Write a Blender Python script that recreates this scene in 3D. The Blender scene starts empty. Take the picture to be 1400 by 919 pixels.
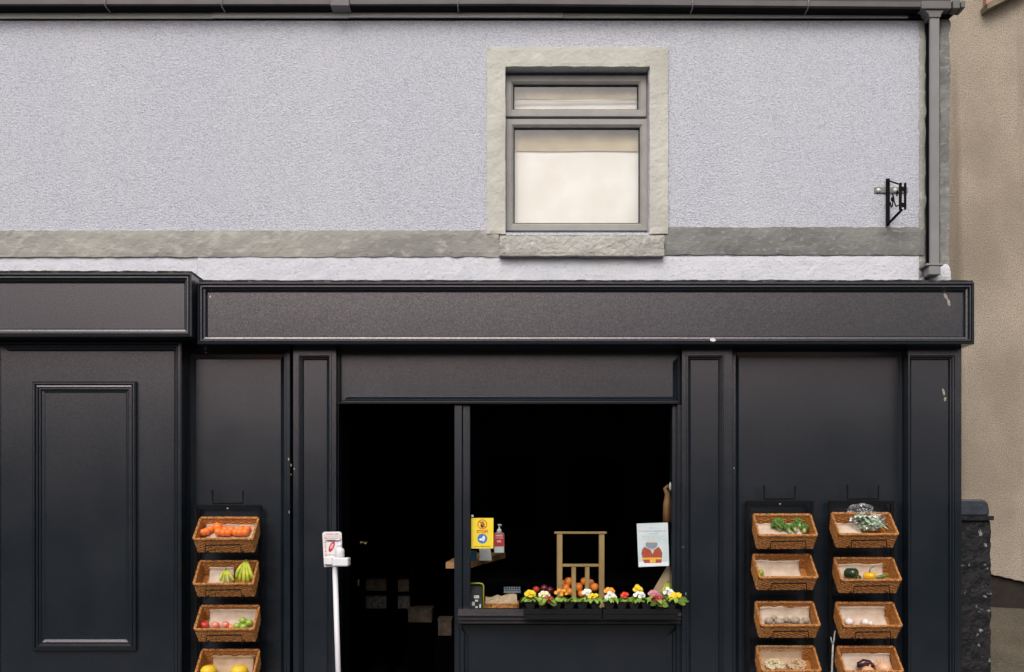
import bpy, math, random
from math import sin, cos, pi, radians
from mathutils import Vector, Matrix, noise
random.seed(7)
SC = bpy.context.scene
COL = SC.collection

# ------------------------------------------------------------ camera, sky, sun, exposure
D = 7.0            # metres from the camera to the rendered wall (the plane Y = 0)
HOR = 690.0        # image row of the horizon
cam = bpy.data.cameras.new('camera'); cam.lens = 36; cam.sensor_width = 36
cam.shift_y = (HOR - 459.5) / 1400.0
cam.clip_start = 0.1; cam.clip_end = 500
co = bpy.data.objects.new('camera', cam); COL.objects.link(co)
co.location = (0, -D, 1.5); co.rotation_euler = (pi / 2, 0, 0)
SC.camera = co

world = bpy.data.worlds.new('World'); SC.world = world; world.use_nodes = True
wn = world.node_tree; bgn = wn.nodes['Background']
sky = wn.nodes.new('ShaderNodeTexSky'); sky.sky_type = 'NISHITA'; sky.sun_disc = False
SUN_EL, SUN_ROT = radians(42), radians(190)
sky.sun_elevation = SUN_EL; sky.sun_rotation = SUN_ROT
sky.air_density = 1.5; sky.dust_density = 4.0
hsv = wn.nodes.new('ShaderNodeHueSaturation'); hsv.inputs['Saturation'].default_value = 0.22
wn.links.new(sky.outputs[0], hsv.inputs['Color']); wm_ = wn.nodes.new('ShaderNodeMix'); wm_.data_type = 'RGBA'; wm_.blend_type = 'MULTIPLY'; wm_.inputs[0].default_value = 1.0; wm_.inputs[7].default_value = (1.0, 0.94, 0.935, 1)
wn.links.new(hsv.outputs[0], wm_.inputs[6]); wn.links.new(wm_.outputs[2], bgn.inputs['Color'])
bgn.inputs['Strength'].default_value = 0.15

sl = bpy.data.lights.new('sun', 'SUN'); sl.energy = 1.1; sl.angle = radians(35); sl.color = (1.0, 0.965, 0.92)
so = bpy.data.objects.new('sun', sl); COL.objects.link(so)
# light comes from above and from behind the camera, a touch from the left
d = Vector((-sin(radians(10)) * cos(SUN_EL), -cos(radians(10)) * cos(SUN_EL), sin(SUN_EL)))
so.rotation_euler = d.to_track_quat('Z', 'Y').to_euler(); so.location = (0, -5, 12)

SC.view_settings.view_transform = 'Standard'; SC.view_settings.look = 'None'
SC.view_settings.exposure = 0.12; SC.view_settings.gamma = 1.0

# ------------------------------------------------------------ helpers
def X(px, Y=0.0): return (px - 700.0) / 200.0 * (1 + Y / D)
def Z(py, Y=0.0): return 1.5 + (HOR - py) / 200.0 * (1 + Y / D)
def P(px, py, Y=0.0): return Vector((X(px, Y), Y, Z(py, Y)))

def tag(o, label=None, cat=None, group=None, kind=None):
    if label: o['label'] = label
    if cat: o['category'] = cat
    if group: o['group'] = group
    if kind: o['kind'] = kind
    return o

def thing(name, loc, label, cat, group=None, rot=None):
    o = bpy.data.objects.new(name, None); COL.objects.link(o); o.location = loc
    if rot: o.rotation_euler = rot
    o.empty_display_size = 0.1
    return tag(o, label, cat, group)

def root_loc(p):
    v = Vector((0, 0, 0))
    while p is not None:
        v += p.location; p = p.parent
    return v

class MB:
    def __init__(s): s.v = []; s.f = []; s.m = []; s.sm = []
    def add(s, vs, fs, mi=0, smooth=False):
        b = len(s.v); s.v += [tuple(q) for q in vs]
        for f in fs: s.f.append(tuple(b + i for i in f)); s.m.append(mi); s.sm.append(smooth)
    def box(s, x0, x1, y0, y1, z0, z1, mi=0):
        vs = [(x0,y0,z0),(x1,y0,z0),(x1,y1,z0),(x0,y1,z0),(x0,y0,z1),(x1,y0,z1),(x1,y1,z1),(x0,y1,z1)]
        s.add(vs, [(0,3,2,1),(4,5,6,7),(0,1,5,4),(1,2,6,5),(2,3,7,6),(3,0,4,7)], mi)
    def pbox(s, a, b, t, u, Y0, Y1, mi=0):      # columns a..b, rows t..u as seen on the front face Y0
        s.box(X(a, Y0), X(b, Y0), Y0, Y1, Z(u, Y0), Z(t, Y0), mi)
    def cbox(s, x0, x1, y0, y1, z0, z1, c=0.004, mi=0):    # box with chamfered edges
        pts = []
        for zz, k in ((z0, c), (z0 + c, 0), (z1 - c, 0), (z1, c)):
            for (ax, ay) in ((x0, y0), (x1, y0), (x1, y1), (x0, y1)):
                sx = 1 if ax == x0 else -1; sy = 1 if ay == y0 else -1
                pts.append((ax + sx * (c + k), ay + sy * k, zz)); pts.append((ax + sx * k, ay + sy * (c + k), zz))
        n = 8; order = [1, 0, 2, 3, 5, 4, 6, 7]
        pts = [pts[l * 8 + o] for l in range(4) for o in order]
        fs = [(l*n+i, l*n+(i+1) % n, (l+1)*n+(i+1) % n, (l+1)*n+i) for l in range(3) for i in range(n)]
        fs += [tuple(reversed(range(n))), tuple(range(3*n, 4*n))]
        s.add(pts, fs, mi)
    def tube(s, path, r, n=8, closed=False, mi=0, smooth=True, caps=True, flat=1.0):
        path = [Vector(p) for p in path]; L = len(path); rs = r if isinstance(r, (list, tuple)) else [r] * L
        vs = []; up = Vector((0, 0, 1)); prev = None
        for i, p in enumerate(path):
            if closed: t = path[(i+1) % L] - path[i-1]
            else: t = path[min(i+1, L-1)] - path[max(i-1, 0)]
            t.normalize()
            if prev is None:
                a = up if abs(t.z) < .9 else Vector((0, 1, 0))
                nrm = (a - t * a.dot(t)).normalized()
            else:
                nrm = prev - t * prev.dot(t)
                if nrm.length < 1e-6: nrm = t.orthogonal()
                nrm.normalize()
            prev = nrm; bi = t.cross(nrm)
            for k in range(n):
                a = 2*pi*k/n; vs.append(p + nrm * (cos(a) * rs[i]) + bi * (sin(a) * rs[i] * flat))
        fs = [(i*n+k, i*n+(k+1) % n, ((i+1) % L)*n+(k+1) % n, ((i+1) % L)*n+k) for i in range(L if closed else L-1) for k in range(n)]
        if caps and not closed: fs += [tuple(reversed(range(n))), tuple((L-1)*n+k for k in range(n))]
        s.add(vs, fs, mi, smooth)
    def lathe(s, prof, c=(0,0,0), n=16, mi=0, smooth=True, M=None, wob=0, seed=0):
        c = Vector(c); vs = []
        for i, (r, z) in enumerate(prof):
            for k in range(n):
                a = 2*pi*k/n; rr = r
                if wob: rr = r * (1 + wob * noise.noise(Vector((cos(a)*1.3, sin(a)*1.3, z*20 + seed))))
                q = Vector((rr*cos(a), rr*sin(a), z))
                if M is not None: q = M @ q
                vs.append(c + q)
        L = len(prof)
        fs = [(i*n+k, i*n+(k+1) % n, (i+1)*n+(k+1) % n, (i+1)*n+k) for i in range(L-1) for k in range(n)]
        fs += [tuple(reversed(range(n))), tuple((L-1)*n+k for k in range(n))]
        s.add(vs, fs, mi, smooth)
    def frame(s, x0, x1, z0, z1, prof, mi=0, sides='LRTB'):   # mitred moulding run round a rectangle; prof = [(inset, y)]
        for a in range(len(prof) - 1):
            (i0, ya), (i1, yb) = prof[a], prof[a+1]
            o = [(x0+i0, ya, z0+i0), (x1-i0, ya, z0+i0), (x1-i0, ya, z1-i0), (x0+i0, ya, z1-i0)]
            q = [(x0+i1, yb, z0+i1), (x1-i1, yb, z0+i1), (x1-i1, yb, z1-i1), (x0+i1, yb, z1-i1)]
            for k, sd in enumerate('BRTL'):
                if sd in sides:
                    j = (k+1) % 4; s.add([o[k], o[j], q[j], q[k]], [(0, 1, 2, 3)], mi)
    def slab(s, x0, x1, z0, z1, yf, yb, step=0.03, amp=0.006, edge=0.006, seed=0, mi=0, hole=None):  # hand-trowelled slab, uneven edges
        def axis(a, b, cuts):
            pts = [a]; 
            for c in sorted(cuts) + [b]:
                n = max(1, int(round((c-pts[-1])/step))); p = pts[-1]; pts += [p+(c-p)*(k+1)/n for k in range(n)]
            return pts
        xs = axis(x0, x1, [hole[0], hole[1]] if hole else []); zs = axis(z0, z1, [h for h in hole[2:4] if z0 < h < z1] if hole else [])
        nx = len(xs)-1; nz = len(zs)-1; w = nx+1
        fs = [(j*w+i, j*w+i+1, (j+1)*w+i+1, (j+1)*w+i) for j in range(nz) for i in range(nx)
              if not (hole and hole[0] < (xs[i]+xs[i+1])/2 < hole[1] and hole[2] < (zs[j]+zs[j+1])/2 < hole[3])]
        ec = {}
        for f in fs:
            for k in range(4):
                e = (f[k], f[(k+1) % 4]); ec[e] = 1
        bd = [e for e in ec if (e[1], e[0]) not in ec]; bv = {v for e in bd for v in e}
        vs = []
        for j in range(nz+1):
            for i in range(nx+1):
                x, z = xs[i], zs[j]; q = Vector((x*7+seed, z*7, seed*3.1))
                y = yf + amp*noise.noise(q*1.7) + amp*.6*noise.noise(q*5)
                if j*w+i in bv:
                    y += amp*.6
                    z += edge*(noise.noise(q*2)+.7*noise.noise(q*6)); x += edge*(noise.noise(q*2+Vector((9,9,9)))+.7*noise.noise(q*6))
                vs.append((x, y, z))
        bl = sorted(bv); bi = {v: len(vs)+k for k, v in enumerate(bl)}; vs += [(vs[k][0], yb, vs[k][2]) for k in bl]
        fs += [(e[0], bi[e[0]], bi[e[1]], e[1]) for e in bd]
        s.add(vs, fs, mi)
    def wall(s, x0, x1, z0, z1, yf, yb, holes, mi=0):         # wall sheet with real openings and reveals
        xs = sorted({x0, x1} | {h[0] for h in holes} | {h[1] for h in holes}); zs = sorted({z0, z1} | {h[2] for h in holes} | {h[3] for h in holes})
        inside = lambda x, z: any(h[0] < x < h[1] and h[2] < z < h[3] for h in holes)
        for i in range(len(xs)-1):
            for j in range(len(zs)-1):
                if inside((xs[i]+xs[i+1])/2, (zs[j]+zs[j+1])/2): continue
                a, b, c, d_ = xs[i], xs[i+1], zs[j], zs[j+1]
                s.add([(a,yf,c),(b,yf,c),(b,yf,d_),(a,yf,d_)], [(0,1,2,3)], mi); s.add([(a,yb,c),(b,yb,c),(b,yb,d_),(a,yb,d_)], [(3,2,1,0)], mi)
        for (a, b, c, d_) in holes:
            s.add([(a,yf,c),(b,yf,c),(b,yf,d_),(a,yf,d_),(a,yb,c),(b,yb,c),(b,yb,d_),(a,yb,d_)], [(0,4,5,1),(1,5,6,2),(2,6,7,3),(3,7,4,0)], mi)
        s.add([(x0,yf,z0),(x1,yf,z0),(x1,yf,z1),(x0,yf,z1),(x0,yb,z0),(x1,yb,z0),(x1,yb,z1),(x0,yb,z1)], [(0,1,5,4),(1,2,6,5),(2,3,7,6),(3,0,4,7)], mi)
    def prism(s, poly, y0, y1, mi=0):                          # poly of (x,z), front y0, back y1
        n = len(poly); vs = [(x, y0, z) for x, z in poly] + [(x, y1, z) for x, z in poly]
        s.add(vs, [tuple(range(n)), tuple(reversed(range(n, 2*n)))] + [(i, n+i, n+(i+1) % n, (i+1) % n) for i in range(n)], mi)
    def build(s, name, mats, parent=None, local=False, bevel=0, mesh=None):
        off = Vector((0, 0, 0)) if local else root_loc(parent)
        me = bpy.data.meshes.new(name)
        me.from_pydata([(v[0]-off.x, v[1]-off.y, v[2]-off.z) for v in s.v], [], s.f)
        for mt in (mats if isinstance(mats, (list, tuple)) else [mats]): me.materials.append(mt)
        me.polygons.foreach_set('material_index', s.m); me.polygons.foreach_set('use_smooth', s.sm); me.update()
        o = bpy.data.objects.new(name, me); COL.objects.link(o); o.parent = parent
        if parent is None and not local:        # origin at the thing's base
            xs = [v[0] for v in s.v]; ys = [v[1] for v in s.v]; zs = [v[2] for v in s.v]
            c = Vector(((min(xs)+max(xs))/2, (min(ys)+max(ys))/2, min(zs)))
            me.transform(Matrix.Translation(-c)); o.location = c
        if bevel:
            b = o.modifiers.new('bevel', 'BEVEL'); b.width = bevel; b.segments = 2; b.limit_method = 'ANGLE'
        return o

# ------------------------------------------------------------ materials
def mat(name, c1, c2=None, scale=6.0, rough=0.6, bump=0.0, bscale=60.0, spec=0.5, detail=6.0, thr=(0.35, 0.65), c3=None, s3=40.0, t3=(0.5, 0.6),
        stretch=None, metal=0.0, trans=0.0, coat=0.0, sss=0.0, bdist=0.01, voro=False, streak=None):
    m = bpy.data.materials.new(name); m.use_nodes = True; nt = m.node_tree; N = nt.nodes; Lk = nt.links
    b = N['Principled BSDF']; b.inputs['Roughness'].default_value = rough; b.inputs['Specular IOR Level'].default_value = spec
    b.inputs['Metallic'].default_value = metal; b.inputs['Transmission Weight'].default_value = trans; b.inputs['Coat Weight'].default_value = coat
    if sss: b.inputs['Subsurface Weight'].default_value = sss; b.inputs['Subsurface Scale'].default_value = 0.01
    tc = N.new('ShaderNodeTexCoord'); src = tc.outputs['Object']
    if stretch:
        mp = N.new('ShaderNodeMapping'); mp.inputs['Scale'].default_value = stretch; Lk.new(src, mp.inputs[0]); src = mp.outputs[0]
    def nz(sc, dt): 
        n = N.new('ShaderNodeTexNoise'); n.inputs['Scale'].default_value = sc; n.inputs['Detail'].default_value = dt; Lk.new(src, n.inputs['Vector']); return n.outputs['Fac']
    def rng(f, a, c):
        r = N.new('ShaderNodeMapRange'); r.inputs[1].default_value = a; r.inputs[2].default_value = c; Lk.new(f, r.inputs[0]); return r.outputs[0]
    def mixc(f, a, c):
        x = N.new('ShaderNodeMix'); x.data_type = 'RGBA'; Lk.new(f, x.inputs[0])
        for k, q in ((6, a), (7, c)):
            if isinstance(q, tuple): x.inputs[k].default_value = (*q, 1)
            else: Lk.new(q, x.inputs[k])
        return x.outputs[2]
    b.inputs['Base Color'].default_value = (*c1, 1)
    colr = c1
    if c2: colr = mixc(rng(nz(scale, detail), *thr), c1, c2)
    if c3: colr = mixc(rng(nz(s3, 4), *t3), colr, c3)
    if streak:      # rain streaks: (colour, scale, from, to, strength)
        mp2 = N.new('ShaderNodeMapping'); mp2.inputs['Scale'].default_value = (1, 1, 0.07); Lk.new(tc.outputs['Object'], mp2.inputs[0])
        ns = N.new('ShaderNodeTexNoise'); ns.inputs['Scale'].default_value = streak[1]; ns.inputs['Detail'].default_value = 5; Lk.new(mp2.outputs[0], ns.inputs['Vector'])
        ml = N.new('ShaderNodeMath'); ml.operation = 'MULTIPLY'; ml.inputs[1].default_value = streak[4]; Lk.new(rng(ns.outputs['Fac'], streak[2], streak[3]), ml.inputs[0])
        colr = mixc(ml.outputs[0], colr, streak[0])
    if not isinstance(colr, tuple): Lk.new(colr, b.inputs['Base Color'])
    if bump:
        bp = N.new('ShaderNodeBump'); bp.inputs['Strength'].default_value = bump; bp.inputs['Distance'].default_value = bdist
        if voro:
            v = N.new('ShaderNodeTexVoronoi'); v.inputs['Scale'].default_value = bscale; Lk.new(src, v.inputs['Vector']); h = v.outputs['Distance']
        else: h = nz(bscale, 5)
        Lk.new(h, bp.inputs['Height']); Lk.new(bp.outputs[0], b.inputs['Normal'])
    return m

M = {}
M['render'] = mat('lilac_render', (0.568, 0.588, 0.655), (0.59, 0.607, 0.665), 1.2, 0.95, 1.0, 95, 0.15, c3=(0.43, 0.445, 0.50), s3=110, t3=(0.46, 0.66), bdist=0.014, streak=((0.66, 0.67, 0.69), 2.0, 0.5, 0.7, 0.2))
M['mortar'] = mat('white_mortar', (0.58, 0.60, 0.65), (0.63, 0.64, 0.68), 9, 0.9, 0.6, 50, 0.2, c3=(0.42, 0.42, 0.46), s3=45, t3=(0.6, 0.75), bdist=0.010)
M['stone'] = mat('grey_stucco_band', (0.40, 0.395, 0.355), (0.25, 0.247, 0.23), 1.3, 0.9, 0.6, 40, 0.2, c3=(0.48, 0.47, 0.43), s3=15, t3=(0.5, 0.8), bdist=0.008, stretch=(1, 1, 1.8))
M['stone_r'] = mat('dark_stucco_band', (0.24, 0.24, 0.225), (0.165, 0.168, 0.16), 2.5, 0.9, 0.5, 50, 0.2, c3=(0.33, 0.325, 0.31), s3=24, t3=(0.55, 0.75), bdist=0.008, stretch=(1, 1, 2.0))
M['surround'] = mat('pale_stucco_surround', (0.54, 0.54, 0.485), (0.44, 0.435, 0.385), 3, 0.9, 0.55, 45, 0.2, c3=(0.62, 0.615, 0.57), s3=12, t3=(0.55, 0.8), bdist=0.010)
M['sill'] = mat('grey_stone_sill', (0.47, 0.46, 0.42), (0.34, 0.335, 0.31), 6, 0.9, 0.9, 32, 0.2, c3=(0.56, 0.55, 0.5), s3=24, t3=(0.55, 0.75), bdist=0.02)
M['upvc'] = mat('grey_frame_paint', (0.27, 0.265, 0.25), (0.31, 0.305, 0.285), 12, 0.5, 0.1, 150, 0.4)
M['gasket'] = mat('black_rubber', (0.015, 0.015, 0.015), rough=0.7)
M['reveal'] = mat('dark_reveal', (0.02, 0.02, 0.02), rough=0.9)
M['paint'] = mat('black_satin_paint', (0.004, 0.0095, 0.0145), (0.007, 0.0125, 0.0175), 5, 0.20, 0.6, 270, 1.0, bdist=0.0014)
_nt = M['paint'].node_tree; _pb = _nt.nodes['Principled BSDF']; _pb.inputs['Specular Tint'].default_value = (1.0, 0.91, 0.93, 1)
_tc = _nt.nodes.new('ShaderNodeTexCoord'); _ns = _nt.nodes.new('ShaderNodeTexNoise'); _ns.inputs['Scale'].default_value = 130; _ns.inputs['Detail'].default_value = 2   # dusty speckle in the gloss
_mr = _nt.nodes.new('ShaderNodeMapRange'); _mr.inputs[1].default_value = .3; _mr.inputs[2].default_value = .7; _mr.inputs[3].default_value = .72; _mr.inputs[4].default_value = 1.32
_n2 = _nt.nodes.new('ShaderNodeTexNoise'); _n2.inputs['Scale'].default_value = 2.2; _n2.inputs['Detail'].default_value = 6; _m2 = _nt.nodes.new('ShaderNodeMapRange'); _m2.inputs[1].default_value = .3; _m2.inputs[2].default_value = .7; _m2.inputs[3].default_value = .17; _m2.inputs[4].default_value = .25
for a_, b_ in ((_tc.outputs['Object'], _ns.inputs['Vector']), (_tc.outputs['Object'], _n2.inputs['Vector']), (_ns.outputs['Fac'], _mr.inputs[0]), (_n2.outputs['Fac'], _m2.inputs[0]), (_mr.outputs[0], _pb.inputs['Specular IOR Level']), (_m2.outputs[0], _pb.inputs['Roughness'])): _nt.links.new(a_, b_)
M['ledge'] = mat('sky_lit_black_paint', (0.026, 0.024, 0.028), (0.038, 0.035, 0.04), 14, 0.5, 0.2, 90, 0.6)  # black lightened in colour to imitate sky reflected off the ledge top
M['paint_edge'] = mat('black_paint_weathered', (0.02, 0.02, 0.02), (0.12, 0.115, 0.11), 22, 0.8, 0.8, 60, 0.3, thr=(0.52, 0.75))
M['chip'] = mat('bare_wood_chip', (0.42, 0.36, 0.28), (0.25, 0.22, 0.19), 80, 0.9)
M['gutter'] = mat('grey_plastic_gutter', (0.14, 0.135, 0.13), (0.115, 0.11, 0.108), 6, 0.55, 0.05, 80, 0.4)
M['pipe'] = mat('grey_painted_pipe', (0.235, 0.235, 0.235), (0.20, 0.20, 0.20), 5, 0.6, 0.1, 50, 0.3)
M['fasciaboard'] = mat('cream_board', (0.80, 0.78, 0.70), (0.68, 0.66, 0.58), 2, 0.7)
M['black'] = mat('flat_black', (0.006, 0.006, 0.006), rough=0.95, spec=0.1)
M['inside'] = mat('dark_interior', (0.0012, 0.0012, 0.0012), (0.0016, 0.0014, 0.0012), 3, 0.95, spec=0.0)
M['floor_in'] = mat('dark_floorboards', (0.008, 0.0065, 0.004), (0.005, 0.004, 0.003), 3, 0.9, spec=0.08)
M['tan'] = mat('tan_roughcast', (0.48, 0.415, 0.33), (0.34, 0.29, 0.225), 1.9, 0.95, 0.9, 95, 0.15, c3=(0.22, 0.185, 0.145), s3=110, t3=(0.46, 0.68), bdist=0.014, stretch=(1, 1, 0.8), streak=((0.20, 0.165, 0.125), 3.2, 0.50, 0.66, 0.75))
M['plinth'] = mat('shaded_brown_plinth', (0.014, 0.009, 0.006), (0.022, 0.015, 0.009), 8, 0.8, 0.7, 30)  # dark brown carries the shade of the recess under the render edge
M['concrete'] = mat('mossy_concrete', (0.10, 0.085, 0.056), (0.062, 0.052, 0.032), 2.5, 0.9, 0.5, 40, c3=(0.16, 0.145, 0.115), s3=60, t3=(0.5, 0.7))
M['asphalt'] = mat('asphalt', (0.042, 0.046, 0.052), (0.055, 0.058, 0.062), 4, 0.9, 0.5, 120)
M['paving'] = mat('pavement', (0.17, 0.17, 0.17), (0.13, 0.13, 0.13), 3, 0.9, 0.4, 60)
M['pier'] = mat('black_painted_stone', (0.010, 0.010, 0.011), (0.02, 0.02, 0.021), 20, 0.65, 0.8, 40, 0.2, c3=(0.22, 0.22, 0.225), s3=22, t3=(0.64, 0.69), bdist=0.012)
M['cap'] = mat('blue_black_coping', (0.018, 0.025, 0.034), (0.03, 0.038, 0.05), 14, 0.38, 0.3, 40, 0.7)
M['wicker'] = mat('honey_wicker', (0.40, 0.155, 0.034), (0.60, 0.27, 0.075), 45, 0.45, 0.5, 160, 0.45, c3=(0.10, 0.032, 0.008), s3=75, t3=(0.52, 0.66), bdist=0.003)
M['wicker_in'] = mat('inner_wicker', (0.38, 0.14, 0.03), (0.52, 0.22, 0.055), 60, 0.7, 0.6, 150, 0.3)
M['iron'] = mat('black_iron', (0.004, 0.004, 0.004), (0.007, 0.006, 0.006), 30, 0.8, 0.2, 90, 0.15)
M['steel'] = mat('bright_steel', (0.6, 0.6, 0.6), rough=0.3, metal=0.8)
M['bolt'] = mat('galvanised_bolt', (0.75, 0.75, 0.73), (0.55, 0.55, 0.55), 90, 0.4, metal=0.2)
M['kraft'] = mat('kraft_paper', (0.46, 0.32, 0.20), (0.56, 0.42, 0.29), 10, 0.85, 0.5, 25, 0.2, bdist=0.01)
M['kraft_p'] = mat('pale_kraft_paper', (0.54, 0.42, 0.32), (0.66, 0.55, 0.45), 12, 0.85, 0.5, 30, 0.2, bdist=0.01)
M['orange'] = mat('orange_peel', (0.85, 0.20, 0.02), (0.92, 0.30, 0.05), 20, 0.42, 0.25, 300, 0.5, bdist=0.002)
M['tang'] = mat('tangerine_peel', (0.92, 0.27, 0.05), (0.85, 0.17, 0.02), 25, 0.4, 0.25, 300, 0.5, bdist=0.002)
M['banana'] = mat('banana_skin', (0.60, 0.58, 0.06), (0.28, 0.42, 0.04), 30, 0.5, spec=0.3)
M['stalk'] = mat('green_stalk', (0.16, 0.24, 0.03), (0.08, 0.13, 0.02), 30, 0.6)
M['apple_r'] = mat('red_apple_skin', (0.50, 0.02, 0.02), (0.62, 0.09, 0.05), 25, 0.3, spec=0.6)
M['apple_p'] = mat('pink_apple_skin', (0.78, 0.30, 0.19), (0.66, 0.10, 0.07), 22, 0.3, spec=0.6)
M['apple_g'] = mat('green_apple_skin', (0.34, 0.48, 0.07), (0.24, 0.38, 0.04), 22, 0.3, spec=0.6)
M['peach'] = mat('peach_skin', (0.85, 0.40, 0.16), (0.75, 0.22, 0.10), 22, 0.6)
M['melon'] = mat('yellow_melon_skin', (0.85, 0.60, 0.03), (0.75, 0.48, 0.02), 14, 0.4, 0.2, 40)
M['brocc'] = mat('broccoli_green', (0.09, 0.20, 0.04), (0.17, 0.31, 0.07), 70, 0.8, 0.9, 220, 0.2)
M['brocc_s'] = mat('broccoli_stem', (0.42, 0.55, 0.22), (0.30, 0.44, 0.15), 30, 0.6)
M['lime'] = mat('lime_skin', (0.36, 0.42, 0.03), (0.26, 0.34, 0.02), 25, 0.35)
M['potato'] = mat('dusty_potato_skin', (0.44, 0.36, 0.28), (0.30, 0.24, 0.18), 35, 0.9, 0.3, 120)
M['sprout'] = mat('cream_bean_pods', (0.72, 0.64, 0.42), (0.60, 0.52, 0.32), 90, 0.7)
M['nut'] = mat('speckled_monkey_nuts', (0.62, 0.45, 0.28), (0.42, 0.27, 0.15), 80, 0.8, 0.4, 150)
M['pep_d'] = mat('dark_green_pepper_skin', (0.012, 0.035, 0.012), (0.02, 0.055, 0.015), 20, 0.2, spec=0.7)
M['pep_y'] = mat('yellow_pepper_skin', (0.85, 0.45, 0.01), (0.80, 0.55, 0.02), 18, 0.22, spec=0.7)
M['chilli'] = mat('green_chilli_skin', (0.08, 0.16, 0.03), (0.12, 0.22, 0.04), 20, 0.3)
M['garlic'] = mat('papery_garlic_skin', (0.80, 0.74, 0.66), (0.62, 0.50, 0.46), 30, 0.6, 0.3, 60)
M['onion'] = mat('onion_skin', (0.62, 0.33, 0.18), (0.72, 0.44, 0.28), 24, 0.35, 0.2, 60)
M['auber'] = mat('aubergine_skin', (0.035, 0.008, 0.012), (0.06, 0.015, 0.016), 12, 0.22, spec=0.7)
M['redonion'] = mat('red_onion_skin', (0.14, 0.012, 0.035), (0.08, 0.006, 0.018), 18, 0.3)
M['wood'] = mat('weathered_pine', (0.40, 0.27, 0.12), (0.28, 0.18, 0.08), 8, 0.7, 0.4, 60, 0.3, stretch=(1, 1, 0.2))
M['shelfwood'] = mat('brown_shelf_wood', (0.34, 0.18, 0.075), (0.22, 0.11, 0.045), 10, 0.6, stretch=(.4, .4, 1))
M['white_pl'] = mat('white_plastic', (0.80, 0.80, 0.81), (0.74, 0.74, 0.76), 9, 0.35)
M['white_bd'] = mat('white_painted_board', (0.90, 0.88, 0.84), (0.84, 0.82, 0.78), 20, 0.5)
M['white_pa'] = mat('white_paper', (0.78, 0.78, 0.76), (0.70, 0.70, 0.70), 30, 0.8)
M['yellow'] = mat('yellow_card', (0.86, 0.68, 0.035), (0.82, 0.62, 0.03), 20, 0.5)
M['blue_p'] = mat('blue_print', (0.03, 0.17, 0.48), rough=0.5)
M['red_p'] = mat('red_print', (0.55, 0.03, 0.03), rough=0.5)
M['redor_p'] = mat('orange_red_print', (0.62, 0.12, 0.02), rough=0.5)
M['brown_p'] = mat('dark_brown_print', (0.05, 0.012, 0.008), rough=0.5)
M['black_p'] = mat('black_print', (0.03, 0.03, 0.035), rough=0.5)
M['ink_grey'] = mat('grey_ink', (0.22, 0.27, 0.32), rough=0.6)
M['white_p'] = mat('white_print', (0.78, 0.82, 0.85), rough=0.5)
M['amber_p'] = mat('amber_print', (0.82, 0.45, 0.05), rough=0.5)
M['paleb'] = mat('pale_blue_poster_paper', (0.50, 0.62, 0.66), (0.64, 0.70, 0.70), 9, 0.5)
M['pink_p'] = mat('pink_print', (0.80, 0.38, 0.42), rough=0.5)
M['tan_p'] = mat('beige_print', (0.62, 0.56, 0.50), rough=0.6)
M['coat_p'] = mat('rust_print', (0.42, 0.075, 0.035), (0.30, 0.05, 0.03), 40, 0.6)
M['bluebox'] = mat('dark_blue_card', (0.02, 0.11, 0.19), rough=0.6)
M['clear'] = mat('clear_plastic', (0.75, 0.88, 0.95), rough=0.15, trans=0.6)
M['leaf'] = mat('primrose_leaf', (0.15, 0.30, 0.03), (0.34, 0.48, 0.08), 25, 0.5, 0.4, 150)
M['lettuce'] = mat('lettuce_leaf', (0.26, 0.42, 0.16), (0.72, 0.80, 0.74), 25, 0.6)
M['pot'] = mat('black_pot_plastic', (0.006, 0.006, 0.0065), rough=0.75, spec=0.2)
M['pot_r'] = mat('dark_red_pot_plastic', (0.10, 0.018, 0.015), rough=0.5)
M['cardboard'] = mat('corrugated_cardboard', (0.040, 0.028, 0.017), (0.085, 0.062, 0.042), 20, 0.9, 0.4, 90)
M['cardgrey'] = mat('grey_speckled_board', (0.12, 0.108, 0.10), (0.03, 0.027, 0.024), 55, 0.9, 0.4, 90)
M['brass'] = mat('brass_handle', (0.60, 0.50, 0.30), rough=0.25, metal=0.9)
M['hose'] = mat('yellow_green_tube', (0.36, 0.36, 0.03), rough=0.4)
M['curtain'] = mat('cream_net_curtain', (0.86, 0.85, 0.80), (0.76, 0.735, 0.65), 4, 0.9, 0.08, 150, 0.1)
M['pelmet'] = mat('shaded_pelmet_lace', (0.56, 0.48, 0.31), (0.38, 0.31, 0.18), 5, 0.9, 0.15, 90)  # brown tone imitates the reveal's shadow across the curtain tops
M['twig'] = mat('pale_bark', (0.42, 0.40, 0.38), (0.28, 0.26, 0.24), 60, 0.8)
M['opposite'] = mat('dark_whinstone', (0.045, 0.055, 0.062), (0.07, 0.075, 0.08), 2, 0.9, 0.3, 20)
M['redtile'] = mat('red_brown_roof_tiles', (0.20, 0.135, 0.125), (0.14, 0.10, 0.095), 6, 0.8)
M['slate'] = mat('roof_slate', (0.06, 0.06, 0.07), (0.09, 0.09, 0.10), 8, 0.7)
M['barge'] = mat('weathered_bargeboard', (0.22, 0.19, 0.12), (0.14, 0.12, 0.08), 14, 0.8)
M['rooftile'] = mat('pinkish_eave_brick', (0.45, 0.24, 0.17), (0.34, 0.2, 0.15), 14, 0.8)
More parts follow.
